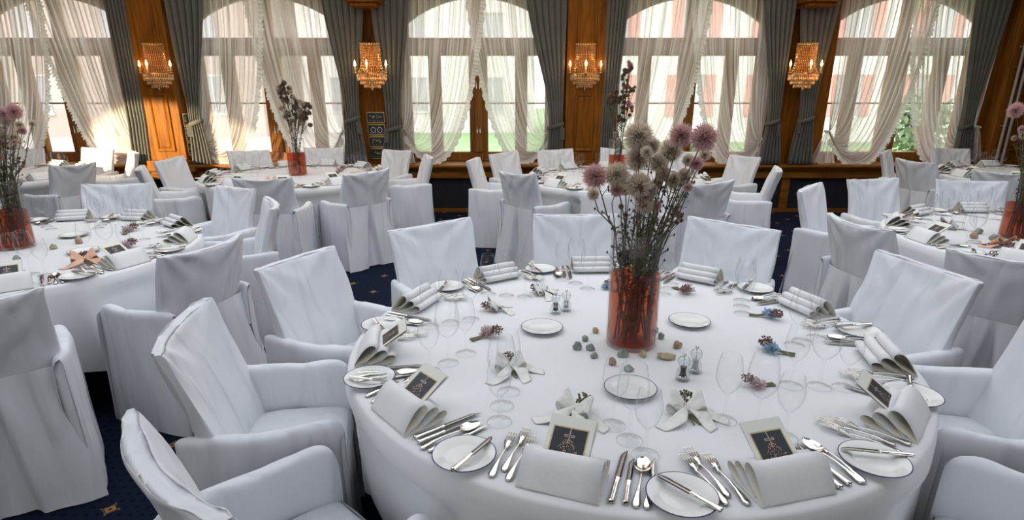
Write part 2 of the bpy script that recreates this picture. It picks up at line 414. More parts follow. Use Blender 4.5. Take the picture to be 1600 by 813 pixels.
def raised_panel(b, x0, x1, y, z0, z1, d=.02, w=.045):
    # a fielded panel standing out of a face at y (towards -y)
    P = [[(x0,y,z0),(x1,y,z0),(x1,y,z1),(x0,y,z1)], [(x0+.008,y-d,z0+.008),(x1-.008,y-d,z0+.008),(x1-.008,y-d,z1-.008),(x0+.008,y-d,z1-.008)],
         [(x0+w*.6,y-d,z0+w*.6),(x1-w*.6,y-d,z0+w*.6),(x1-w*.6,y-d,z1-w*.6),(x0+w*.6,y-d,z1-w*.6)], [(x0+w,y-d*.2,z0+w),(x1-w,y-d*.2,z0+w),(x1-w,y-d*.2,z1-w),(x0+w,y-d*.2,z1-w)],
         [(x0+w+.03,y-d*.7,z0+w+.03),(x1-w-.03,y-d*.7,z0+w+.03),(x1-w-.03,y-d*.7,z1-w-.03),(x0+w+.03,y-d*.7,z1-w-.03)]]
    i = b.grid(P, cv=True); b.f.append((i+16,i+17,i+18,i+19)); b.m.append(0)
# pilasters with raised panels
for i, px in enumerate((PIERS[1], PIERS[3], PIERS[5])):
    b = MB(); w = .25
    b.box(px-w, px+w, 8.33, YF+.01, .68, ZC)
    raised_panel(b, px-.13, px+.13, 8.33, .86, 1.62)
    raised_panel(b, px-.13, px+.13, 8.33, 1.70, 3.3)
    b.box(px-w-.03, px+w+.03, 8.27, YF, .68, .74)
    tag(b.build('trim_%d' % (i+1), M['wood'], smooth=False, bevel=.006), kind='structure')
# corbels above the other two piers
for i, px in enumerate((PIERS[2]+.07, PIERS[4]-.02)):
    b = MB(); b.box(px-.17, px+.17, 8.1, YF, 2.655, 2.70); b.box(px-.21, px+.21, 8.05, YF, 2.70, 3.1)
    tag(b.build('trim_%d' % (i+4), M['wood'], smooth=False, bevel=.012), kind='structure')
# deep sill with mouldings, panelled front below it
b = MB(); zt = .68
prof = [(9.0, zt), (8.33, zt), (8.312, zt-.008), (8.305, zt-.022), (8.315, zt-.042), (8.345, zt-.05), (8.36, zt-.075), (8.385, zt-.085), (8.40, zt-.11), (8.395, zt-.115), (8.395, zt-.19), (8.465, zt-.195)]
b.grid([[(x, y, z) for y, z in prof] for x in (X0, X1)])
tag(b.build('window_sill', M['woodx'], smooth=False), kind='structure')
b = MB(); b.box(X0, X1, 8.46, 8.5, .05, .52)
tag(b.build('wall_panel', M['blackpanel'], smooth=False), kind='structure')
b = MB(); b.box(X0, X1, 8.42, 8.5, 0, .05)
for xc in PIERS + WINS:
    b.box(xc-.06, xc+.06, 8.425, 8.5, .05, .50)
tag(b.build('baseboard_back', M['woodx'], smooth=False, bevel=.006), kind='structure')
# plinths on the sill front under the pilasters
for px in (PIERS[1], PIERS[3], PIERS[5]):
    b = MB(); b.box(px-.36, px+.36, 8.27, 8.44, zt-.09, zt+.004); b.box(px-.31, px+.31, 8.30, 8.44, zt-.2, zt-.09)
    tag(b.build('trim_plinth', M['woodx'], smooth=False, bevel=.012), kind='structure')
# pipes on the right hand pier
for k, x in enumerate((6.62, 6.70)):
    b = MB(); b.tube([(x, 8.26, .69), (x, 8.26, 3.45)], .018, 10)
    for z in (1.2, 2.2, 3.0): b.tube([(x, 8.26, z), (x, 8.335, z)], .008, 6)
    tag(b.build('heating_pipe', pbr('grey paint %d' % k, (.36,.34,.32), .4)), '%s of two thin grey pipes up the right-hand wooden pier' % ('left' if k == 0 else 'right'), 'pipe', 'pipes on the right-hand pier')

# windows
YW = 8.86
for i, xc in enumerate(WINS):
    w = empty('window_%d' % (i+1), (xc, YW, zt), kind='structure')
    b = MB(); h = lambda z: z - zt
    y0, y1 = -.05, .05
    b.box(-HW, HW, y0, y1, 0, .13)                       # bottom rail
    b.box(-HW, HW, y0-.02, y1, h(2.115), h(2.345))       # transom
    for s in (-1, 1):
        b.box(s*HW-.04 if s < 0 else HW-.10, -HW+.10 if s < 0 else HW+.04, y0, y1, .13, h(arch(HW)))   # jambs
        b.box(s*.605-.085, s*.605+.085, y0-.01, y1, .13, h(2.115))                                     # casement stiles
        b.box(s*.605-.03, s*.605+.03, y0-.03, y0, .13, h(2.115))
    b.box(-.13, .13, y0, y1, .13, h(2.115)); b.box(-.055, .055, y0-.035, y0, .13, h(2.115))
    b.box(-.07, .07, y0, y1, h(2.345), h(2.93))
    n = 20; ring = [[], [], [], []]
    for k in range(n+1):
        dx = -HW + 2*HW*k/n; z = h(arch(dx)); q = .92
        zi = h(AZ + sqrt((AR-.09)**2 - (dx*.95)**2)) 
        ring[0].append((dx, y0, z+.02)); ring[1].append((dx*.96, y0, zi)); ring[2].append((dx*.96, y1, zi)); ring[3].append((dx, y1, z+.02))
    b.grid(ring)
    b.build('window_frame', M['frame'], w, smooth=False, bevel=.008)
    b = MB()
    for x0_, x1_ in ((-.95,-.69), (-.52,-.13), (.13,.52), (.69,.95)): b.box(x0_, x1_, -.01, .01, h(1.475), h(1.495))
    b.build('glazing_bar', M['frame'], w, smooth=False)
    b = MB(); b.add([(-HW+.05, 0, .1), (HW-.05, 0, .1), (HW-.05, 0, h(2.2)), (-HW+.05, 0, h(2.2))], [(0,1,2,3)])
    b.add([(-HW+.05, 0, h(2.3)), (HW-.05, 0, h(2.3)), (HW-.05, 0, h(2.5)), (.5, 0, h(2.83)), (0, 0, h(2.9)), (-.5, 0, h(2.83)), (-HW+.05, 0, h(2.5))], [(0,1,2,3,4,5,6)])
    b.build('pane', M['pane'], w, smooth=False)
    b = MB()
    for z in (.45, 1.05):
        b.tube([(.02, y0-.06, z-.05), (.02, y0-.06, z+.05)], .006, 6); b.tube([(-.02, y0-.06, z-.05), (-.02, y0-.06, z+.05)], .006, 6)
    b.build('handle', M['chrome'], w)

# ------------------------------------------------------------------ sheers and drapes
def bez(p, t):
    a, b_, c, d = (1-t)**3, 3*t*(1-t)**2, 3*t*t*(1-t), t**3
    return [a*p[0][k]+b_*p[1][k]+c*p[2][k]+d*p[3][k] for k in range(2)]
def sheer(xc, s, ax, az, tz, seed, label, tail=.12):
    """one gathered voile panel: s=-1 swept to the left tie, s=+1 to the right"""
    rnd = random.Random(seed); ph = [rnd.uniform(0, 6.3) for _ in range(4)]
    nu, nv = 110, 34
    def ctrl(u):
        g = u
        return [(-s*0 + s*(1.13 - 1.25*g), 3.12), (s*1.10 + (ax - s*1.10)*g, 2.0 + (az-.12-2.0)*g), (s*(1.06 - .70*g), 1.55 + (-.12-1.55)*g**.9), (s*1.02, tz + .03*(.5-g))]
    def pos(u, t):
        # t in 0..1: from rail to tie
        x, z = bez(ctrl(u), t)
        amp = (.030 + .012*sin(u*9+ph[3]))*(1 - .65*t)
        f = 2*pi*17*u + 1.2*sin(u*11+ph[0]) + .5*sin(t*5+ph[1])
        y = amp*sin(f) + .012*sin(2*pi*41*u + ph[2]) - .05*t*(1-t)*4*(u**2)*.9
        return (xc + x + .008*cos(f)*(1-t), 8.465 + y + s*.0 + (.034 if s > 0 else -.034), max(z, .70))
    b = MB(); P = []; U = []
    for i in range(nu+1):
        u = i/nu; P.append([pos(u, j/nv) for j in range(nv+1)]); U.append([(u, j/nv) for j in range(nv+1)])
    b.grid(P, uv=U)
    # tail hanging from the tie to the sill
    P = []; U = []
    for i in range(31):
        u = i/30; row = []; ur = []
        for j in range(9):
            t = j/8; wd = .04 + tail*2*t**.7
            row.append((xc + s*(1.02 + .02*t) + (u-.5)*wd*1.2, 8.465 + (.012+.03*t)*sin(u*2*pi*5+ph[1]), tz - (tz-.69)*t)); ur.append((u*.5, t))
        P.append(row); U.append(ur)
    b.grid(P, uv=U)
    r = empty('sheer_curtain', (xc + s*1.02, 8.465, zt), label=label, cat='curtain', group='sheer white curtains')
    o = b.build('voile', M['sheer'], r); o.location = (-(xc+s*1.02), -8.465, -zt)
    # ruffle along the inner edge and hem
    b = MB(); P = []; U = []; n = 420
    for k in range(n+1):
        t = .02 + .96*k/n; p = Vector(pos(1, t)); q = Vector(pos(1, min(1, t+.01)));
        d = (q-p); d.y = 0; d.normalize(); nn = Vector((d.z, 0, -d.x))*(1 if s > 0 else -1)
        if nn.x*(-s) < 0 and t < .3: nn = -nn
        wv = sin(k*1.25 + 1.1*sin(k*.21)); wd = .055*(1+.18*sin(k*.37))
        P.append([p - nn*.012 + Vector((0, .004*wv, 0)), p + nn*wd*.5 + Vector((0, -.012*wv, 0)), p + nn*wd + d*.012*wv + Vector((0, -.024*wv, 0))])
        U.append([(k/n*4, 0), (k/n*4, .5), (k/n*4, 1)])
    b.grid(P, uv=U)
    o = b.build('ruffle', M['ruffle'], r); o.location = (-(xc+s*1.02), -8.465, -zt)
    b = MB(); pts = [(s*.02+.03*cos(a), .03*sin(a)*.9, tz-zt+.01*sin(a)) for a in [2*pi*k/12 for k in range(13)]]
    b.tube(pts, .010, 6, caps=False); b.build('tieback', M['ruffle'], r)

WN = ['far left window', 'second window from the left', 'middle window', 'fourth window from the left', 'far right window']
APEX = [(.16, 1.95), (0, 1.62), (.02, 1.98), (.03, 1.78), (.02, 1.50)]
TZ = [(1.12, 1.02), (1.15, 1.12), (1.15, 1.12), (1.1, 1.02), (1.12, 1.18)]
for i, xc in enumerate(WINS):
    for k, s in enumerate((-1, 1)):
        sheer(xc, s, APEX[i][0], APEX[i][1], TZ[i][k], 10*i+k, 'sheer cream ruffled curtain swept to the %s of the %s' % (('left', 'right')[k], WN[i]))

def drape(x0, x1, t0, t1, tz, b0, b1, label, tied=True, y=8.34, zb=.69):
    r = empty('drape', ((b0+b1)/2, y, zb), label=label, cat='drape', group='grey green drapes beside the windows')
    O = Vector(r.location); nu, nv = 96, 40; npl = 6
    seed = random.random()*6
    b = MB(); P = []
    for i in range(nu+1):
        u = i/nu; row = []
        for j in range(nv+1):
            t = j/nv; z = 3.2 - (3.2-zb)*t
            if z > tz:
                q = (3.2-z)/(3.2-tz); q = q*q*(3-2*q) if tied else q
                q = q**1.25 if tied else q
                xa, xb = x0+(t0-x0)*q, x1+(t1-x1)*q
            else:
                q = (tz-z)/(tz-zb); q = q**.7
                xa, xb = t0+(b0-t0)*q, t1+(b1-t1)*q
            w = xb-xa; amp = .036 if not tied else .03 + .012*exp(-((z-tz)/.25)**2)
            f = 2*pi*npl*u + .7*sin(u*5+seed) + .35*sin(z*2+seed)
            row.append(Vector((xa + w*u + .25*w/npl*cos(f)*.6, y + amp*sin(f) - (.02*exp(-((z-tz-.08)/.12)**2)*(1-abs(2*u-1)) if tied else 0), z)) - O)
        P.append(row)
    b.grid(P); o = b.build('cloth', M['drape'], r)
    m = o.modifiers.new('t', 'SOLIDIFY'); m.thickness = .004
    if tied:
        b = MB(); cx, w = (t0+t1)/2-O.x, (t1-t0)/2+.012
        P = []
        for k in range(25):
            a = 2*pi*k/24; ring = []
            for j, (dz, dr) in enumerate(((-.028, 0), (-.02, .012), (.02, .012), (.028, 0))):
                ring.append((cx + (w+dr)*cos(a), (.06+dr)*sin(a), tz-O.z+dz + .03*cos(a)))
            P.append(ring)
        b.grid(P); b.build('tieback', M['drape'], r)
        sd = -1 if t0 < b0 or True else 1
        b = MB(); sx = -1 if 'left' in label.split('of')[0] else 1
        b.grid([[(cx+sx*(w-.01)+dx*.03, -.05+.01*dx, tz-O.z+.03*sx*0-.02-.16*q) for dx in (-1, -.3, .3, 1)] for q in (0, .3, .7, 1)])
        b.build('tie_end', M['drape'], r)
drape(-5.21, -4.93, -5.21, -4.95, 1.2, -5.24, -4.98, 'straight untied grey-green drape left of the first wooden pilaster', tied=False)
drape(-4.46, -3.93, -4.36, -4.20, 1.24, -4.42, -4.14, 'grey-green tied drape on the left of the second window')
drape(-2.46, -1.90, -2.25, -2.07, 1.28, -2.31, -2.00, 'grey-green tied drape on the right of the second window')
drape(-1.84, -1.31, -1.70, -1.51, 1.16, -1.82, -1.50, 'grey-green tied drape on the left of the middle window')
drape(.15, .70, .50, .68, 1.20, .48, .70, 'grey-green tied drape on the right of the middle window')
drape(1.21, 1.53, 1.20, 1.37, 1.2, 1.19, 1.38, 'grey-green drape left of the fourth window, beside the middle pilaster', tied=False)
drape(3.20, 3.62, 3.46, 3.60, 1.25, 3.42, 3.70, 'grey-green tied drape on the right of the fourth window')
drape(3.66, 4.20, 3.88, 4.06, 1.28, 3.80, 4.14, 'grey-green tied drape on the left of the far right window')
drape(5.90, 6.38, 6.08, 6.23, 1.2, 6.08, 6.36, 'grey-green tied drape on the right of the far right window')

# ------------------------------------------------------------------ framed plaques
def plaque(loc, rz, w, h, k, label, grp):
    r = empty('framed_display', loc, rz, label, 'frame', grp)
    b = MB(); t = .014
    for x0_, x1_, z0_, z1_ in ((-w/2, w/2, 0, t), (-w/2, w/2, h-t, h), (-w/2, -w/2+t, t, h-t), (w/2-t, w/2, t, h-t)): b.box(x0_, x1_, -.018, 0, z0_, z1_)
    b.build('frame', M['gold'], r, smooth=False, bevel=.002)
    b = MB(); b.box(-w/2+t, w/2-t, -.008, 0, t, h-t); b.build('backing', M['ink'], r, smooth=False)
    b = MB(); rnd = random.Random(k)
    for a in range(6):
        x = -w/2+.04 + a*(w-.08)/5; b.ball((x, -.010, .035), .006, 6)
    if k == 2:
        for s in (-1, 1): b.tube([(s*.045+.03*cos(q), -.011, h/2+.035*sin(q)) for q in [2*pi*j/14 for j in range(15)]], .005, 5)
    else:
        for a in range(9): b.box(*(lambda x, z: (x, x+.016, -.012, -.008, z, z+.014))(rnd.uniform(-w/2+.04, w/2-.06), rnd.uniform(.06, h-.05)))
    b.build('mount', M['goldpaint'] if k != 2 else M['whiteprint'], r, smooth=False)
ORD = ['lowest', 'second lowest', 'second highest', 'topmost']
for k in range(4):
    plaque((-1.885+.0*k, YF-.002, .735+.163*k), 0, .25, .152, k, '%s of four small gold-framed black displays between the drapes' % ORD[k], 'gold framed displays stacked on the pier')
for k in range(3):
    plaque((PIERS[1]+.252, 8.445, .80+.19*k), R(90), .16, .18, k+5, '%s of three gold-edged displays on the left pilaster side' % ('lowest', 'middle', 'topmost')[k], 'displays on the side of the left pilaster')

# ------------------------------------------------------------------ crystal sconces
def sconce(x, y, glow, label, power):
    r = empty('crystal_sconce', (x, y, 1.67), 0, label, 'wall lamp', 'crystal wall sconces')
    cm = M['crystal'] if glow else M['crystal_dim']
    b = MB(); b.box(-.11, .11, -.012, 0, .12, .54); b.build('backplate', M['wooddark'], r, smooth=False, bevel=.004)
    b = MB()                                            # strings of beads, flaring at the bottom
    ncol = 19
    for c in range(ncol):
        a = -pi + pi*c/(ncol-1)
        for q in range(19):
            t = q/18; rr = .128 + .055*max(0, (t-.62)/.38)**1.6; z = .54 - .34*t
            b.octa((rr*cos(a), rr*.85*sin(a)-.012, z), .0068, .0085)
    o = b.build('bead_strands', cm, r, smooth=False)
    b = MB()
    for rr, z, nn, s in ((.19, .175, 26, .016), (.185, .135, 26, .020), (.15, .085, 22, .018), (.105, .04, 16, .018)):
        for c in range(nn):
            a = -pi + pi*c/(nn-1); b.octa((rr*cos(a), rr*.85*sin(a)-.012, z), s*.62, s*1.5)
    b.octa((0, -.05, .005), .015, .025)
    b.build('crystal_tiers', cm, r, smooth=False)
    b = MB()
    for rr, z in ((.128, .545), (.19, .198), (.15, .108), (.105, .062)):
        b.tube([(rr*cos(-pi+pi*k/16), rr*.85*sin(-pi+pi*k/16)-.012, z) for k in range(17)], .006, 6)
    for rr, z in ((.128, .548),):
        for k in range(12):
            a = -pi+pi*(k+.5)/12; b.ball((rr*cos(a), rr*.85*sin(a)-.012, z+.008), .012, 6)
    b.build('ring_frame', M['gold'], r)
    for k, a in enumerate((-pi*.94, -pi*.52, -pi*.06)):
        cx, cy = .205*cos(a), .2*sin(a)-.02
        b = MB(); b.tube([(.13*cos(a), .12*sin(a), .16), (.18*cos(a), .17*sin(a)-.01, .17), (cx, cy, .20)], .006, 6); b.lathe([(.001, .195), (.022, .2), (.026, .21), (.012, .212)], 10, (cx, cy, 0))
        b.build('arm', M['gold'], r)
        b = MB(); b.lathe([(.0005, .205), (.011, .206), (.011, .285), (.0005, .286)], 10, (cx, cy, 0)); cd = b.build('candle', M['candle'], r)
        b = MB(); b.lathe([(.0005, .285), (.009, .29), (.014, .305), (.0125, .32), (.006, .342), (.0005, .36)], 10, (cx, cy, 0)); b.build('bulb', M['bulb'], cd)
    for k, (dx, dy, dz, pw) in enumerate(((0, -.30, .34, power*.4),)):
        l = bpy.data.lights.new('sconce light', 'POINT'); l.energy = pw; l.color = (1, .50, .16); l.shadow_soft_size = .05
        lo = bpy.data.objects.new('sconce_light', l); C.objects.link(lo); lo.location = (x+dx, y+dy, 1.67+dz)
sconce(-4.66, 8.327, False, 'crystal bead wall sconce on the left wooden pilaster', 6)
sconce(-1.83, 8.25, True, 'glowing amber crystal sconce above the framed displays', 8)
sconce(.96, 8.327, False, 'crystal bead wall sconce on the middle wooden pilaster', 6)
sconce(3.80, 8.25, True, 'glowing amber crystal sconce between the two right-hand windows', 8)

# ------------------------------------------------------------------ outside
b = MB(); b.box(-60, -7, 9.1, 80, -.6, -.5); tag(b.build('ground_gravel', pbr('pale gravel', (.42,.39,.36), .95, col2=(.5,.47,.43), nscale=2), smooth=False), kind='structure')
b = MB(); b.box(-7, 60, 9.1, 80, -.6, -.5); tag(b.build('ground_lawn', M['grass'], smooth=False), kind='structure')
def building(x0, x1, y, h, mat, label, name='house_facade', sh=True, step=3.4):
    r = empty(name, ((x0+x1)/2, y, -.5), 0, label, 'building'); w = (x1-x0)/2
    b = MB(); b.box(-w, w, 0, 6, 0, h); b.build('wall', mat, r, smooth=False)
    b = MB(); b.add([(-w-.5, -.6, h), (w+.5, -.6, h), (w+.5, 3, h+2.5), (-w-.5, 3, h+2.5), (w+.5, 6.6, h), (-w-.5, 6.6, h)], [(0,1,2,3), (3,2,4,5)]); b.build('roof', M['roof'], r, smooth=False)
    n = int(2*w/step)
    for fl in range(3):
        z = 1.1 + fl*3.1
        if z+1.6 > h: continue
        for k in range(n):
            x = -w + step*(k+.5)
            b = MB(); b.box(x-.5, x+.5, -.04, 0, z, z+1.7); wn = b.build('window', M['darkpane'], r, smooth=False)
            b = MB(); b.box(x-.56, x+.56, -.08, -.03, z-.08, z); b.box(x-.03, x+.03, -.07, -.04, z, z+1.7); b.box(x-.56, x+.56, -.08, -.03, z+1.7, z+1.78); b.build('casing', M['facade'], wn, smooth=False)
            if sh:
                for s in (-1, 1):
                    b = MB(); b.box(x+s*.80-.22, x+s*.80+.22, -.08, -.01, z, z+1.7); b.build('shutter', M['shutter'], wn, smooth=False)
building(2.6, 34, 27, 10, M['facade'], 'pale house with red window shutters seen through the right-hand sheers')
building(-11, 1.2, 33, 10, M['facade'], 'pale house without shutters behind the middle window sheers', sh=False, step=4)
building(-50, -12, 30, 9.5, M['facadeb'], 'brownish building outside the left windows', sh=False, step=4.2)
def bush(x, y, s, seed, label, mat):
    rnd = random.Random(seed); r = empty('garden_shrub', (x, y, -.5), 0, label, 'shrub', 'shrubs outside the windows')
    b = MB(); b.tube([(0,0,0), (.05,0,s*.5)], [.06, .03], 6); b.build('trunk', M['stem'], r)
    b = MB()
    for k in range(700):
        d = Vector((rnd.gauss(0,1), rnd.gauss(0,1), rnd.gauss(0,1))).normalized(); p = Vector((0,0,s*.75)) + d*(s*.65*rnd.random()**.4); p.z = max(p.z, .1)
        a = Vector((rnd.gauss(0,1), rnd.gauss(0,1), rnd.gauss(0,1))).normalized(); c = d.cross(a).normalized()
        q = .09*s; b.add([p-a*q, p+c*q*.5, p+a*q, p-c*q*.5], [(0,1,2,3)])
    b.build('foliage', mat, r, smooth=False)
bush(3.6, 12.2, .95, 1, 'leafy shrub outside the fourth window', M['bush'])
bush(6.9, 11.8, .75, 2, 'leafy shrub outside the far right window', M['bush'])
bush(12.5, 19, 1.6, 4, 'large shrub in the garden to the far right', M['bush'])

# ------------------------------------------------------------------ chairs
def sgn(v): return -1 if v < 0 else 1
def wrinkle(seed, amp=.006, ridge=.004, low=None):
    o = Vector((seed*3.1, seed*1.7, seed*2.3))
    def fn(c, n):
        d = noise.noise(c*5+o)*amp + noise.noise(c*11+o)*amp*.18
        q = Vector((c.x*2.4, c.y*2.4, c.z*.7)); w = noise.noise(q*4.2+o*2)
        d += max(0, w)*ridge*1.6
        if c.z > .55:
            for sx in (-1, 1):
                dx, dz = c.x-sx*.30, c.z-.98; rr = sqrt(dx*dx+dz*dz); an = atan2(dz, dx*sx)
                d += .0055*sin(an*13+seed)*exp(-((rr-.20)/.13)**2)
        if c.z < .03: d *= .3
        p = c + n*d
        if p.z < .004: p.z = .004
        return p
    return fn
def back_y(z): t = max(0, (z-.40)/.52); return -.185 - .155*t**1.25
def make_chair(seed):
    r = empty('dining_chair', cat='chair')
    rnd = random.Random(seed)
    sk = rnd.uniform(-.012, .012)
    # backrest: a lofted padded panel, slightly hollow, corners pulled up
    b = MB(); P = []; sv = [-1, -.985, -.9, -.6, -.3, 0, .3, .6, .9, .985, 1]
    for t in (0, .1, .25, .4, .55, .7, .85, .94, .985, 1.0):
        z = .40 + .52*t; yc = back_y(z); w = .262 + .016*t; th = .085 - .028*t
        if t == 1.0: th *= .7
        row = []
        for s in sv: 
            e = 1 if abs(s) < .95 else .55
            row.append((w*s, yc + .052*s*s + th/2*e, z + (.014*s*s*sgn(1) + sk*s)*t))
        for s in sv[::-1]:
            e = 1 if abs(s) < .95 else .55
            row.append((w*s, yc + .052*s*s - th/2*e - .018*(1-t), z + (.014*s*s + sk*s)*t))
        P.append(row)
    b.grid(P, cv=True); n = len(sv); i0 = 9*2*n
    for k in range(n-1): b.f.append((i0+k, i0+k+1, i0+2*n-2-k, i0+2*n-1-k)); b.m.append(0)
    o = b.build('backrest', M['cover'], r, sub=2); bake(o, wrinkle(seed, .006, .006))
    # seat
    b = MB(); P = []
    for x in (-.222, -.215, -.15, 0, .15, .215, .222):
        e = .012 if abs(x) > .218 else 0
        P.append([(x, y, z-e) for y, z in ((-.22, .44), (-.2, .462), (-.05, .474), (.1, .474), (.2, .466), (.235, .45), (.243, .42), (.244, .36))])
    b.grid(P); o = b.build('seat', M['cover'], r, sub=2); bake(o, wrinkle(seed+1, .005, .005))
    # apron hanging from the seat to the floor
    b = MB(); P = []
    for i in range(13):
        x = -.24 + .48*i/12; row = []
        for j in range(9):
            t = j/8; z = .45 - .44*t
            row.append((x*(1+.05*t), .236 + .012*t + .012*t*sin(i*1.5+seed), z))
        P.append(row)
    b.grid(P); o = b.build('front_skirt', M['cover'], r, sub=1); bake(o, wrinkle(seed+2, .005, .006))
    # arms: padded top roll with the cover hanging outside to the floor
    for s in (-1, 1):
        b = MB(); P = []
        ys = [(-.295, .640, .016), (-.285, .652, .006), (-.24, .655, .002), (-.15, .650, 0), (0, .640, 0), (.1, .645, 0), (.17, .652, 0), (.215, .645, 0), (.24, .625, .006), (.25, .59, .014)]
        for y, h, ins in ys:
            bow = .022*(1-((y+.03)/.28)**2)
            tp = .022*max(0, (y+.05)/.3); xo = .288 + bow*.8 - ins - tp; xi = .226 + bow*.5 + ins - tp
            fl = .016 + .010*sin(y*14+seed+s)
            row = [(s*(xo+fl), y*1.07, .006), (s*(xo+fl*.75), y*1.05, .15), (s*(xo+fl*.4), y*1.02, .35), (s*(xo+.004), y, .52), (s*(xo+.002), y, h-.055), (s*(xo+.002), y, h-.012), (s*((xo+xi)/2+.010), y, h+.002), (s*(xi+.010), y, h-.006), (s*xi, y, h-.03), (s*(xi-.004), y, .50), (s*(xi-.004), y, .42)]
            P.append(row)
        b.grid(P); nr = len(P[0])
        for k in range(4): b.f.append((k+1, k, nr-1-k, nr-2-k)); b.m.append(0)
        b.f.append((6, 5, 4)); b.m.append(0)
        # close the front: bring the outer and inner walls together
        base = (len(P)-1)*nr
        for k in range(4): b.f.append((base+k, base+k+1, base+nr-2-k, base+nr-1-k)); b.m.append(0)
        b.f.append((base+4, base+5, base+6)); b.m.append(0)
        o = b.build('armrest', M['cover'], r, sub=2); bake(o, wrinkle(seed+3+s, .005, .007))
        # front fall of the arm cover
        b = MB(); Q = []
        for i in range(5):
            u = i/4; Q.append([(s*(.214 + .078*u + .010*t*u), .249 + .016*t - .012*(2*u-1)**2, .605 - .60*t - .012*(2*u-1)**2*(1-t)) for t in [j/8 for j in range(9)]])
        b.grid(Q); o = b.build('arm_skirt', M['cover'], r, sub=1); bake(o, wrinkle(seed+5+s, .004, .005))
    # back panel with an inverted pleat
    b = MB(); P = []; nx = 44
    for i in range(nx+1):
        u = -1 + 2*i/nx; row = []
        for j in range(17):
            t = j/16; z = .61 - .604*t
            w = .002 + .075*t; x = u*(.282 + .040*t)
            y = (back_y(.61)-.056)*(1-t) + -.345*t + .045*u*u*(1-t) + .008*t*sin(u*9+seed)
            dpt = .07*min(1, t*3)*(1/(1+exp((abs(x)-w)/.006)))
            row.append((x, y + dpt, z))
        P.append(row)
    b.grid(P); o = b.build('back_skirt', M['cover'], r); bake(o, wrinkle(seed+6, .004, .005))
    return r
CH = [make_chair(k*11+1) for k in range(4)]

TAB = {'T1': (.411, 2.081), 'T2': (-2.39, 6.66), 'T3': (1.13, 6.45), 'T4': (-2.95, 3.4), 'T5': (3.5, 3.67), 'T0': (-5.85, 6.65), 'T6': (5.85, 6.62)}
def facing(a): return R(a) + pi/2           # local +y looks at the table centre from the polar angle a
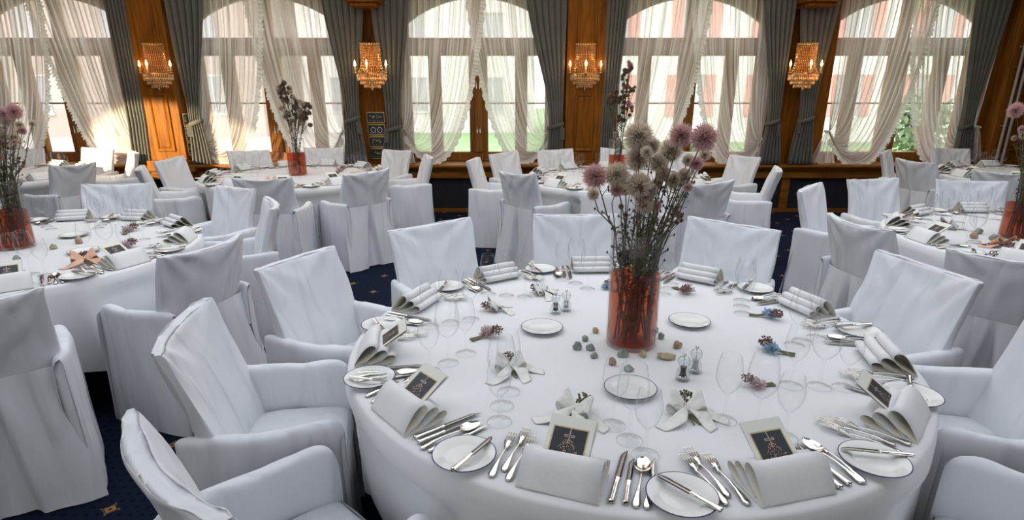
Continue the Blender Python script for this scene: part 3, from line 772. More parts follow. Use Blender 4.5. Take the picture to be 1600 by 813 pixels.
# table, polar angle, radius of the top of the back, extra turn, label
CHAIRS = [
 ('T1', 125, 1.57, 0, 'white slipcovered armchair behind the near table, beside the patch of open carpet'),
 ('T1', 90.5, 1.58, 2, 'white slipcovered armchair directly behind the tall near vase'),
 ('T1', 56.5, 1.58, -3, 'white slipcovered armchair behind the near table, just right of the tall near vase'),
 ('T1', 17.5, 1.50, -5, 'white slipcovered armchair facing us at the right end of the near table'),
 ('T1', -12, 1.53, 0, 'white slipcovered armchair cut by the right edge, one arm against the near table'),
 ('T1', -46, 1.55, 0, 'white slipcovered armchair in the lower right corner with its arm under the cloth'),
 ('T1', 158.5, 1.54, 1, 'white slipcovered armchair left of the near table, farthest of the three along its left side'),
 ('T1', 190, 1.55, 2, 'white slipcovered armchair left of the near table, middle of the three along its left side'),
 ('T1', 221.5, 1.56, 6, 'white slipcovered armchair in the bottom foreground, nearest of the three left of the near table'),
 ('T4', -21, 1.56, 3, 'slipcovered armchair with its back to us, right front of the left table'),
 ('T4', -56, 1.72, 0, 'slipcovered armchair with its pleated back to us in the lower left corner'),
 ('T4', 26, 1.48, 0, 'slipcovered armchair seen from the side at the right end of the left table'),
 ('T4', 60, 1.55, -4, 'slipcovered armchair facing us at the far right of the left table'),
 ('T4', 101, 1.56, 0, 'white chair back straight behind the wine glasses of the left table'),
 ('T2', -45, 1.47, 4, 'grey slipcovered armchair with pleated back to us, right front of the second-window table'),
 ('T2', -80, 1.5, -10, 'grey slipcovered armchair with its back to us, left front of the second-window table'),
 ('T2', 176, 1.5, 0, 'slipcovered armchair turned in profile left of the second-window table'),
 ('T2', 209, 1.5, 0, 'slipcovered armchair seen from behind its side, left front of the second-window table'),
 ('T2', 132, 1.5, 0, 'cream slipcovered chair back under the left curtain of the second window'),
 ('T2', 95, 1.52, 0, 'cream slipcovered chair back under the right curtain of the second window'),
 ('T2', 52, 1.52, 0, 'cream slipcovered chair in front of the framed displays'),
 ('T2', 15, 1.50, 0, 'slipcovered chair in profile at the right end of the second-window table'),
 ('T3', -141, 1.44, 0, 'grey slipcovered armchair with pleated back to us, left front of the far middle table'),
 ('T3', 171, 1.62, 0, 'slipcovered chair in profile at the left end of the far middle table'),
 ('T3', 140, 1.66, 0, 'cream slipcovered chair under the middle window, facing the far middle table'),
 ('T3', 111, 1.60, 4, 'cream slipcovered chair back left of the middle wooden pilaster'),
 ('T3', 79, 1.62, 0, 'cream slipcovered chair back partly behind the slim far vase, at the middle pilaster'),
 ('T3', 50, 1.64, 0, 'pale slipcovered chair behind the pink flower heads under the fourth window'),
 ('T3', 22, 1.76, -4, 'cream slipcovered chair facing us at the right of the far middle table'),
 ('T3', -22, 1.60, 0, 'slipcovered chair in profile beside the dark radiator panel, right of the far middle table'),
 ('T3', -71, 1.60, 0, 'grey slipcovered armchair with its back to us, right of the near flowers'),
 ('T5', 104, 1.60, 0, 'white slipcovered armchair facing us at the far left of the right table'),
 ('T5', 138, 1.58, 0, 'white slipcovered armchair in profile at the left end of the right table'),
 ('T5', -170, 1.54, 0, 'grey slipcovered armchair with its back to us, left front of the right table'),
 ('T5', -139, 1.62, 0, 'grey slipcovered armchair with its back to us, nearest of the right table'),
 ('T5', 74, 1.52, 0, 'white chair back behind the wine glasses of the right table'),
 ('T0', -18, 1.40, 6, 'grey slipcovered chair back between the left vase and the far left window'),
 ('T0', 115, 1.48, 0, 'cream slipcovered chair back under the far left window'),
 ('T0', 74, 1.46, 0, 'brightly sunlit slipcovered chair under the far left window'),
 ('T0', 38, 1.48, 0, 'slipcovered chair in profile beside the sunlit chair at the far left'),
 ('T6', 142, 1.55, 0, 'cream slipcovered chair under the far right window, farthest left at the far right table'),
 ('T6', 178, 1.48, 14, 'grey slipcovered armchair with its side to us at the left of the far right table'),
 ('T6', 91, 1.50, 0, 'cream slipcovered chair back against the wood at the far right'),
 ('T6', -141, 1.60, 0, 'grey chair back just behind the right table, in front of the far right table'),
]
fronts = {t: [] for t in TAB}
for k, (t, a, rr, turn, lab) in enumerate(CHAIRS):
    fronts[t].append((R(a), rr-.305-.240-abs(turn)*.004))
    cx, cy = TAB[t]; q = rr - .305
    place(CH[k % 4], None, (cx+q*cos(R(a)), cy+q*sin(R(a)), 0), facing(a)+R(turn), lab, 'white slipcovered armchairs', scale=(.95, .9, 1))

# ------------------------------------------------------------------ tables and cloths
ZT = .76
TN = {'T1': 'the near table', 'T2': 'the second-window table', 'T3': 'the far middle table', 'T4': 'the left table', 'T5': 'the right table', 'T0': 'the far left table', 'T6': 'the far right table'}
tb = None
for k, (t, (cx, cy)) in enumerate(TAB.items()):
    if tb is None:
        tb = empty('banquet_table', cat='table')
        b = MB(); b.lathe([(.001, ZT-.012), (.94, ZT-.012), (.945, ZT-.018), (.94, ZT-.032), (.001, ZT-.04)], 48); b.build('tabletop', M['table'], tb)
        b = MB(); b.lathe([(.001, .06), (.06, .06), (.055, .2), (.05, .5), (.09, ZT-.06), (.3, ZT-.033)], 20); b.build('pedestal', M['table'], tb)
        for q in range(4):
            b = MB(); a = q*pi/2+.4
            b.tube([(.04*cos(a), .04*sin(a), .10), (.25*cos(a), .25*sin(a), .07), (.42*cos(a), .42*sin(a), .02)], [.035, .03, .02], 8); b.build('foot', M['table'], tb)
    place(tb, None, (cx, cy, 0), 0, 'round timber table under the white cloth of ' + TN[t], 'round banquet tables')
    rnd = random.Random(k+40); p = [rnd.uniform(0, 6.28) for _ in range(8)]
    kk = [rnd.choice((8, 9, 10)), rnd.choice((13, 15, 17)), rnd.choice((5, 6))]
    b = MB(); P = []; n = 288
    dp0 = .46 if t in ('T1', 'T4') else .53
    for i in range(n):
        a = 2*pi*i/n; row = []
        for rr in (0.002, .25, .5, .75, .9, .97): row.append((rr*cos(a), rr*sin(a), ZT))
        row.append((.993*cos(a), .993*sin(a), ZT-.002)); row.append((1.003*cos(a), 1.003*sin(a), ZT-.010))
        drop = dp0 + .06*cos(4*(a+.35)) + .015*sin(7*a+p[0])
        fold = .5*sin(kk[0]*a+p[1]+.8*sin(2*a+p[2])) + .35*sin(kk[1]*a+p[3]+.9*sin(3*a+p[4])) + .25*sin(kk[2]*a+p[5])
        fold = max(-.65, fold)
        for j in range(1, 13):
            s = j/12; rr = 1.006 + .018*s + (.080*s**1.0)*fold*(.4+.6*s) + .02*s*max(0, cos(4*(a+.35)))
            zc = ZT-.012-(drop-.012)*s
            for ca, qf in fronts[t]:
                dl = (a-ca+pi) % (2*pi) - pi
                if abs(dl) < 1.0:
                    lat = rr*sin(dl); lim = (qf-.03)/cos(dl) + 1.6*max(0, abs(lat)-.345)
                    lim = max(lim, .80) + max(0, (zc-.665)/.03)*.25
                    rr = min(rr, lim)
            row.append((rr*cos(a), rr*sin(a), zc))
        P.append(row)
    b.grid(P, cu=True)
    tag(b.build('tablecloth', M['cloth'], None, loc=(cx, cy, 0)), 'white cloth draped over ' + TN[t], 'tablecloth', 'white round tablecloths')

# ------------------------------------------------------------------ tableware prototypes (local +y towards the table centre, z = 0 on the cloth)
def lobj(b, name, mat, **kw): o = b.build(name, mat, **kw); return o
# bread plate
b = MB(); b.lathe([(.0005, .004), (.045, .004), (.052, .006), (.060, .011), (.080, .015), (.082, .0155), (.083, .0145), (.081, .0125), (.060, .007), (.050, .0015), (.047, 0), (.044, .002), (.0005, .002)], 56)
plate = b.build('bread_plate', M['china']); tag(plate, cat='plate')
# wine glasses
def wineglass(name, H, rb, rt):
    b = MB(); zb = H*.43
    pr = [(.0005, .0025), (.012, .0028), (.030, .0016), (.0355, .0008), (.0362, .0), (.0355, .0016), (.030, .003), (.014, .0055), (.0065, .011), (.0042, .02), (.0036, zb*.5), (.0038, zb*.85), (.0055, zb*.97), (.012, zb+.004), (.5*rb, zb+.010), (.78*rb, zb+.023), (.95*rb, zb+.040), (rb, zb+.055), (.985*rb, zb+.072), (.9*rb, zb+(H-zb)*.78), (rt, H-.001), (rt-.0006, H), (rt-.0012, H-.001)]
    b.lathe(pr, 30); o = b.build(name, M['glass']); tag(o, cat='wine glass'); return o
WG = [wineglass('wine_glass', .205, .036, .027), wineglass('wine_glass', .225, .042, .031), wineglass('wine_glass', .190, .035, .027)]
# knives: silver handle and steel blade
def knife(name, Lh, Lb, hr, wb, style):
    r = empty(name, cat='knife')
    b = MB(); P = []
    for q, wd in ((0, .6), (.012, 1.15), (.03, 1.1), (.3, .92), (.7, .78), (.92, .72), (.95, .95), (.97, .95), (1, .6)):
        P.append([(hr*wd*cos(2*pi*k/10), -Lh*(1-q), .0055+.0052*wd*sin(2*pi*k/10)) for k in range(10)])
    b.grid(P, cv=True); b.f.append(tuple(range(10))[::-1]); b.m.append(0); b.f.append(tuple(range(80, 90))); b.m.append(0)
    b.build('handle', M['silver'], r)
    b = MB(); P = []
    for q in [k/14 for k in range(15)]:
        if style == 'fish': le = -wb*(.35+.75*sin(min(1, q*1.25)*pi*.62))*(1 if q < .8 else (1-q)/.2*.9+.05); ri = wb*.25*(1 if q < .85 else (1-q)/.15)
        elif style == 'butter': le = -wb*.5; ri = wb*.5*(1-.9*max(0, (q-.7)/.3)**2)
        else: le = -wb*.45 + wb*.75*max(0, (q-.72)/.28)**2.2; ri = wb*.42*(1-.15*q)
        if q > .99: le, ri = (le+ri)/2-.001, (le+ri)/2+.001
        P.append([(le, Lb*q, .0052), ((le+ri)/2, Lb*q, .0064), (ri, Lb*q, .0058), ((le+ri)/2, Lb*q, .0046)])
    b.grid(P, cv=True); b.build('blade', M['steel'] if style != 'fish' else M['silver'], r)
    return r
KN = {'table knife': knife('table_knife', .095, .120, .0088, .019, 'table'), 'small knife': knife('small_knife', .085, .095, .0080, .016, 'table'), 'butter knife': knife('butter_knife', .080, .092, .0078, .016, 'butter')}
def handle_profile(b, L0, w0, w1, z0=.003):
    P = []
    for q, w in ((0, .3), (.03, .8), (.09, 1), (.2, .85), (.4, .5), (.65, .33), (.85, .3), (1, .36)):
        y = -L0*(1-q); ww = w1*w; z = z0 + .006*sin(q*pi*.9) + .002*q
        P.append([(-ww, y, z), (-ww*.5, y, z+.0022), (ww*.5, y, z+.0022), (ww, y, z), (0, y, z-.0012)])
    b.grid(P, cv=True)
    b.f.append((0,1,2,3,4)); b.m.append(0)
def spoonlike(name, kind):
    b = MB(); handle_profile(b, .125, .003, .0105)
    n0 = len(b.v)
    if kind == 'spoon':
        P = []
        for i in range(13):
            q = i/12; y = .002+.068*q; w = .0205*max(.04, (sin(pi*q**.8))**.6); row = []
            for j in range(9):
                s = -1+j/4; row.append((w*s, y, .0055 + .006*sin(pi*q) *0 - .009*(1-s*s)*sin(pi*q)**.7 + .006))
            P.append(row)
        b.grid(P); P2 = [[(x, y, z-.0012) for x, y, z in row] for row in P]; b.grid(P2)
    elif kind == 'fork':
        def fz(y): return .0045 + .010*sin(min(1, max(0, y/.075))*pi*.85)
        P = []
        for q in range(6):
            y = -.004 + .030*q/5; w = .0035 + .0085*(min(1, q/4))**.8
            P.append([(-w, y, fz(y)), (-w*.4, y, fz(y)-.001), (w*.4, y, fz(y)-.001), (w, y, fz(y)), (0, y, fz(y)+.0014)])
        b.grid(P, cv=True)
        for k in range(4):
            x = -.0102+.0068*k
            b.tube([(x, .024, fz(.024)), (x*1.02, .045, fz(.045)), (x, .062, fz(.062)), (x*.95, .076, fz(.076))], [.0021, .0019, .0015, .0007], 5)
    else:
        P = []
        for i in range(13):
            q = i/12; y = -.002+.078*q; le = -.0125*sin(pi*min(1, q*.95+.08))**.6; ri = .008*(1-q)**.5 - .004*q
            if q == 1: le, ri = -.0045, -.004
            P.append([(le, y, .006), ((le+ri)/2, y, .0075), (ri, y, .006), ((le+ri)/2, y, .0048)])
        b.grid(P, cv=True)
    o = b.build(name, M['silver']); tag(o, cat=name.split('_')[-1]); return o
SP = spoonlike('soup_spoon', 'spoon'); FK = spoonlike('dinner_fork', 'fork'); FI = spoonlike('fish_knife', 'fish')
# folded napkin: three soft loops fanned towards the centre on a flat base
b = MB(); Lx = .098
for s0, z0, e, LL, W in ((.0, .003, 42, .098, .024), (.032, .003, 30, .090, .022), (.060, .003, 17, .082, .018)):
    P = []
    for i in range(25):
        ph = 2*pi*i/24; u = LL*(1-cos(ph))/2; v = W*sin(ph)*(.25+.75*(1-cos(ph))/2)
        y = s0 + u*cos(R(e)) - v*sin(R(e)); z = z0 + u*sin(R(e)) + v*cos(R(e)); z = max(z, .002)
        P.append([(x, y + .002*sin(x*40), z) for x in (-Lx, -Lx*.5, 0, Lx*.5, Lx)])
    b.grid(P, cu=False)
P = [[(x, y, .0015) for x in (-Lx-.004, 0, Lx+.004)] for y in (-.002, .06, .115)]; b.grid(P)
NAP = b.build('folded_napkin', [M['napkin_in'], M['napkin']]); tag(NAP, cat='napkin')
m = NAP.modifiers.new('s', 'SOLIDIFY'); m.thickness = .0016; m.material_offset = 1; bake(NAP)
# menu card
CARD = empty('menu_card', cat='card')
b = MB()
b.box(-.058, .058, 0, .158, 0, .0008); b.add([(-.058, 0, -.0006), (.058, 0, -.0006), (.064, .158, -.006), (-.056, .158, -.005)], [(0,1,2,3)])
b.build('folded_card', M['card'], CARD, smooth=False)
b = MB(); z = .0011
def rect(x0, x1, y0, y1, z, mat): b.add([(x0,y0,z),(x1,y0,z),(x1,y1,z),(x0,y1,z)], [(0,1,2,3)], mat)
rect(-.046, .046, .030, .128, z, 1); rect(-.0425, .0425, .0335, .1245, z+.0002, 0)
rect(-.0012, .0012, .098, .1245, z+.0004, 2)
for s in (-1, 1):
    rect(*sorted((s*.003, s*.012)), .106, .1072, z+.0005, 3); rect(*sorted((s*.003, s*.013)), .1018, .103, z+.0005, 3); rect(*sorted((s*.0115, s*.013)), .1018, .1072, z+.0005, 3)
rn = random.Random(3)
for k in range(110):
    y = rn.uniform(.04, .098); wdt = .004 + (.098-y)*.75; x = rn.uniform(-wdt, wdt); q = rn.uniform(.0006, .0018)
    a0 = rn.uniform(0, 1); b.add([(x+q*cos(a0+c*1.05), y+q*sin(a0+c*1.05), z+.0005+k*1e-6) for c in range(6)], [tuple(range(6))], 2)
b.build('picture', [M['ink'], M['goldpaint'], M['rose'], M['whiteprint']], CARD, smooth=False)

PROT = {'plate': plate, 'tk': KN['table knife'], 'sk': KN['small knife'], 'bk': KN['butter knife'], 'sp': SP, 'fi': FI, 'fk': FK, 'nap': NAP, 'card': CARD}

def proj(X, Y, Z):
    p = R(18.38); Z -= 1.656; zz = Y*cos(p)-Z*sin(p)
    return 800+928*X/zz, 450-928*(Y*sin(p)+Z*cos(p))/zz, zz
def inframe(x, y, z=.78, m=8):
    u, v, zz = proj(x, y, z); return zz > .1 and -m < u < 1600+m and -m < v < 813+m
def clock(a):
    h = round(((90-a) % 360)/30) % 12
    return ('twelve', 'one', 'two', 'three', 'four', 'five', 'six', 'seven', 'eight', 'nine', 'ten', 'eleven')[h] + " o'clock"
rndS = random.Random(99)
SKIP = set()          # places at the far tables that stand wholly hidden behind chairs and napkins
for at_, items in {
    "four o'clock on the near table": ['smaller silver knife'],
    "one o'clock on the right table": ['smaller silver knife'],
    "six o'clock on the second-window table": ['silver butter knife lying on the bread plate', 'white bread plate with blue rim line', 'innermost silver fork', 'middle silver fork'],
    "five o'clock on the second-window table": ['silver table knife nearest the napkin', 'smaller silver knife', 'silver fish knife', 'silver soup spoon'],
    "three o'clock on the second-window table": ['silver table knife nearest the napkin', 'smaller silver knife', 'silver butter knife lying on the bread plate', 'white bread plate with blue rim line', 'innermost silver fork', 'middle silver fork', 'silver fish knife', 'silver soup spoon'],
    "two o'clock on the second-window table": ['silver butter knife lying on the bread plate', 'white bread plate with blue rim line', 'innermost silver fork'],
    "seven o'clock on the second-window table": ['silver table knife nearest the napkin', 'smaller silver knife', 'innermost silver fork', 'middle silver fork', 'silver fish knife', 'silver soup spoon'],
    "seven o'clock on the far middle table": ['silver table knife nearest the napkin', 'smaller silver knife', 'silver fish knife', 'cream menu card with dark picture in napkin', 'silver soup spoon', 'innermost wine glass of three', 'outermost wine glass of three'],
    "six o'clock on the far middle table": ['silver butter knife lying on the bread plate', 'white bread plate with blue rim line', 'innermost silver fork', 'middle silver fork', 'outermost wine glass of three'],
    "four o'clock on the far middle table": ['silver table knife nearest the napkin', 'smaller silver knife', 'silver fish knife', 'silver soup spoon'],
    "one o'clock on the far middle table": ['smaller silver knife', 'innermost silver fork', 'middle silver fork', 'silver soup spoon'],
    "twelve o'clock on the far middle table": ['silver table knife nearest the napkin', 'smaller silver knife', 'innermost silver fork', 'middle silver fork', 'silver fish knife', 'silver soup spoon'],
    "four o'clock on the far left table": ['silver table knife nearest the napkin', 'smaller silver knife', 'silver fish knife', 'silver soup spoon'],
    "three o'clock on the far left table": ['silver table knife nearest the napkin', 'smaller silver knife', 'silver butter knife lying on the bread plate', 'white bread plate with blue rim line', 'innermost silver fork', 'middle silver fork', 'silver fish knife', 'white linen napkin folded in three loops', 'silver soup spoon'],
    "one o'clock on the far left table": ['silver table knife nearest the napkin', 'smaller silver knife', 'silver butter knife lying on the bread plate', 'white bread plate with blue rim line', 'innermost silver fork', 'middle silver fork', 'silver fish knife', 'silver soup spoon'],
    "five o'clock on the far left table": ['silver table knife nearest the napkin', 'smaller silver knife', 'outermost wine glass of three'],
    "eight o'clock on the far right table": ['silver table knife nearest the napkin', 'silver butter knife lying on the bread plate', 'white bread plate with blue rim line', 'innermost silver fork', 'middle silver fork', 'white linen napkin folded in three loops', 'innermost wine glass of three'],
    "eight o'clock on the right table": ['innermost silver fork'],
    "nine o'clock on the far right table": ['middle silver fork', 'silver fish knife'],
    "eight o'clock on the second-window table": ['silver fish knife'],
    "ten o'clock on the far right table": ['silver soup spoon'],
    "three o'clock on the far middle table": ['outermost wine glass of three'],
    "two o'clock on the far middle table": ['innermost wine glass of three', 'middle wine glass of three'],
    "eleven o'clock on the far left table": ['outermost wine glass of three'],
}.items():
    for it in items: SKIP.add(it + ' at ' + at_)
def put(key, t, a, r_, tt, rz, label, group, dz=0, tilt=None, m=10):
    cx, cy = TAB[t]; ca, sa = cos(R(a)), sin(R(a))
    x, y = cx + r_*ca - tt*sa, cy + r_*sa + tt*ca
    if not inframe(x, y, .78, m): return None
    if label in SKIP: return None
    return place(PROT[key], None, (x, y, ZT+dz), facing(a)+rz, label, group, tilt=tilt)
def setting(t, a, card=False, plate_only=False, glasses=True, gpos=None, forks=3, bka=None, nap=True):
    j = lambda s: rndS.uniform(-s, s)
    at = " at %s on %s" % (clock(a), TN[t])
    g = ' on ' + TN[t]
    if nap: put('nap', t, a, .972, j(.01), R(j(3)), 'white linen napkin folded in three loops' + at, 'folded napkins' + g, .001)
    if card:
        o = put('card', t, a, .972-.044, j(.008), R(j(4)), 'cream menu card with dark picture in napkin' + at, 'menu cards' + g, .0225)
        if o: o.rotation_euler.x = R(34)
    # right side
    for key, tt, rr, nm, ln in (('tk', .126, .862, 'silver table knife nearest the napkin', 0), ('sk', .152, .868, 'smaller silver knife', 0), ('sp', .178, .835, 'silver soup spoon', 0), ('fi', .202, .835, 'silver fish knife', 0)):
        put(key, t, a, rr+j(.006), tt+j(.003), R(j(3)), nm + at, 'silver %s' % {'tk': 'table knives', 'sk': 'small knives', 'sp': 'spoons', 'fi': 'fish knives'}[key] + g, .0015)
    # left side
    for q in range(forks):
        put('fk', t, a, (.835, .80, .828)[q]+j(.006), -(.122, .147, .172)[q]+j(.003), R(j(3)), '%s silver fork' % ('innermost', 'middle', 'outermost')[q] + at, 'silver forks' + g, .0015)
    put('plate', t, a, .900+j(.006), -.262+j(.006), 0, 'white bread plate with blue rim line' + at, 'bread plates' + g, .001)
    b_ = bka if bka is not None else j(22)
    put('bk', t, a, .905, -.262+.028+j(.01), R(b_), 'silver butter knife lying on the bread plate' + at, 'butter knives' + g, .0155)
    if glasses:
        P = gpos or [None]*3
        for q in range(3):
            if gpos:
                x, y = gpos[q]
                if inframe(x, y): 
                    lb = '%s wine glass of three' % ('innermost', 'middle', 'outermost')[q] + at
                    place(WG[q], None, (x, y, ZT+.001), j(3), lb, 'stemmed wine glasses' + g)
            else:
                PROT['wg'] = WG[q]
                put('wg', t, a, (.60, .675, .75)[q]+j(.01), (.03, .085, .135)[q]+j(.008), 0, '%s wine glass of three' % ('innermost', 'middle', 'outermost')[q] + at, 'stemmed wine glasses' + g, .001)

G1 = {-108.4: [(.284,1.464),(.317,1.389),(.344,1.32)], -75.1: [(.605,1.49),(.68,1.448),(.739,1.403)], -41: [(.891,1.701),(.978,1.695),(1.054,1.688)], -13: [(1.045,2.02),(1.09,2.055),(1.16,2.09)],
      19.5: [(.974,2.348),(1.0,2.43),(1.03,2.51)], 54.5: [(.70,2.60),(.74,2.68),(.775,2.75)], 89.5: [(.359,2.677),(.31,2.761),(.249,2.822)], 122.5: [(.058,2.558),(-.025,2.575),(-.11,2.603)], 156.5: [(-.17,2.28),(-.25,2.245),(-.328,2.205)], 189: [(-.165,1.947),(-.22,1.868),(-.275,1.804)], 218: [(-.01,1.661),(-.03,1.574),(-.036,1.484)]}
BK = {-108.4: -14, -75.1: 26, -41: 30, -13: 74, 189: -70, 218: -52, 156.5: -75}
for a, gp in G1.items(): setting('T1', a, card=a in (-108.4, -75.1, -41, 189, 218), gpos=gp, bka=BK.get(a))
for a in (-52, -19, 15.5, 47, 76, 106, 137, 170): setting('T4', a, card=a in (-52, -19))
for a in (-142, -178, 151, 118, 85, 52): setting('T5', a, card=a in (-142, -178, 151))
for k in range(11): setting('T2', -79+32.73*k, card=k in (0, 1, 10, 9), forks=2)
for k in range(11): setting('T3', -141+32.73*k, card=k in (0, 10, 1), forks=2)
for k in range(11): setting('T0', -20+32.73*k, card=k in (9, 10), forks=2)
for k in range(11): setting('T6', -145+32.73*k, card=k in (10, 0), forks=2)
# plates in the middle of the tables
for x, y, w in ((.118, 2.171, 'left of the tall near vase'), (.718, 2.239, 'right of the tall near vase'), (.371, 1.668, 'in front of the tall near vase, seen through wine glasses')):
    place(plate, None, (x, y, ZT+.001), 0, 'empty blue-rimmed plate ' + w, 'centre plates')
for x, y, w in ((-2.49, 3.344, 'near'), (-2.83, 3.75, 'far')):
    place(plate, None, (x, y, ZT+.001), 0, 'empty white plate with blue rim at the %s right of the left vase' % w, 'centre plates on the left table')

# ------------------------------------------------------------------ mills, stones, favours
def mill(core, corename):
    r = empty(corename, cat='mill')
    b = MB(); b.lathe([(.0005, 0), (.021, 0), (.0225, .003), (.0215, .02), (.019, .034), (.013, .046), (.0125, .05), (.018, .056), (.0195, .066), (.017, .077), (.008, .083), (.0005, .084)], 22); b.build('acrylic_body', M['acryl'], r)
    b = MB(); b.lathe([(.0005, .016), (.011, .016), (.008, .03), (.0105, .046), (.0005, .046)], 16); b.build('filling', core, r)
    b = MB(); b.lathe([(.0005, .006), (.014, .006), (.014, .012), (.0005, .014)], 16); b.tube([(0,0,.046), (0,0,.084)], .002, 6); b.ball((0,0,.090), .0062, 8); b.build('chrome_fitting', M['chrome'], r)
    return r
MP = mill(M['pepper'], 'pepper_mill'); MS = mill(M['salt'], 'salt_mill')
place(MP, None, (.184, 2.353, ZT+.001), 0, 'clear acrylic pepper mill with chrome ball, left of the tall near vase', 'pepper and salt mills')
place(MS, None, (.232, 2.386, ZT+.001), 0, 'clear acrylic salt mill left of the tall near vase', 'pepper and salt mills')
place(MP, None, (.556, 1.745, ZT+.001), 0, 'clear acrylic pepper mill in front of the tall near vase at its right', 'pepper and salt mills')
place(MS, None, (.612, 1.800, ZT+.001), 0, 'clear acrylic salt mill in front of the tall near vase at its right', 'pepper and salt mills')

def stone(seed, sx, sy, sz, mat):
    bm = bmesh.new(); bmesh.ops.create_icosphere(bm, subdivisions=3, radius=1)
    o = Vector((seed, seed*2.1, seed*.7))
    for v in bm.verts:
        c = v.co.copy(); d = 1 + .35*noise.noise(c*1.1+o) + .12*noise.noise(c*3+o)
        v.co = Vector((c.x*sx*d, c.y*sy*d, max(c.z, -.55)*sz*d))
    zmin = min(v.co.z for v in bm.verts)
    for v in bm.verts: v.co.z -= zmin
    me = bpy.data.meshes.new('stone'); bm.to_mesh(me); bm.free(); me.materials.append(mat)
    ob = bpy.data.objects.new('table_stone', me); C.objects.link(ob); return ob
SG = pbr('green grey stone', (.20,.24,.20), .6, col2=(.42,.46,.40), nscale=60, bump=.3, bscale=150)
SB = pbr('brown quartz', (.30,.17,.12), .5, col2=(.58,.42,.30), nscale=60, bump=.3, bscale=120)
SY = pbr('buff stone', (.40,.33,.20), .6, col2=(.62,.54,.38), nscale=70, bump=.3, bscale=120)
STN = [(.238,1.986,.016,.014,.018,SG,'grey-green stone farthest left of the near vase'), (.276,2.068,.015,.011,.011,SG,'small grey-green stone left of the near vase, second from the back'), (.284,1.98,.015,.014,.014,SG,'grey-green stone left of the near vase, closest to the glass'), (.290,1.915,.016,.011,.011,SG,'oval green stone at the left front of the near vase'),
 (.325,2.143,.014,.012,.014,SY,'buff stone at the back left of the near vase'), (.393,1.925,.021,.016,.014,SG,'green stone leaning at the foot of the near vase'), (.465,1.925,.022,.011,.013,SY,'long buff stone at the front foot of the near vase'), (.543,1.905,.032,.018,.014,SY,'largest buff stone at the right front of the near vase'),
 (.607,2.0,.016,.014,.015,SB,'reddish brown stone right of the near vase'), (.566,2.085,.012,.012,.014,SG,'green stone right of the near vase'), (.560,2.15,.011,.011,.014,SG,'pale green stone at the back right of the near vase'), (.345,1.855,.013,.012,.016,SB,'brown stone standing in front of the near vase, seen through a wine glass'), (.392,1.81,.018,.012,.011,SG,'flat grey stone in front of the near vase, seen through a wine glass')]
for k, (x, y, sx, sy, sz, mt, lb) in enumerate(STN):
    o = stone(k+1.3, sx, sy, sz, mt); o.location = (x, y, ZT+.0005); o.rotation_euler.z = k*1.3; tag(o, lb, 'stone', 'stones round the near vase')
for k, (dx, dy, mt) in enumerate(((.22, .03, SY), (.28, .16, SB), (.20, -.22, SG), (.24, .22, SY))):
    o = stone(k+30.3, .02, .016, .018, mt); o.location = (TAB['T4'][0]+dx, TAB['T4'][1]+dy, ZT+.0005); tag(o, 'small pale stone lying round the vase of the left table', 'stone', 'stones round the left vase')
for k, (dx, dy, mt) in enumerate(((-.25, -.03, SG), (-.28, -.12, SY), (-.36, .02, SB), (-.2, .15, SG))):
    o = stone(k+50.3, .026, .02, .022, mt); o.location = (3.235+dx*.8, 3.68+dy, ZT+.0005); tag(o, 'small mossy stone lying left of the right vase', 'stone', 'stones round the right vase')

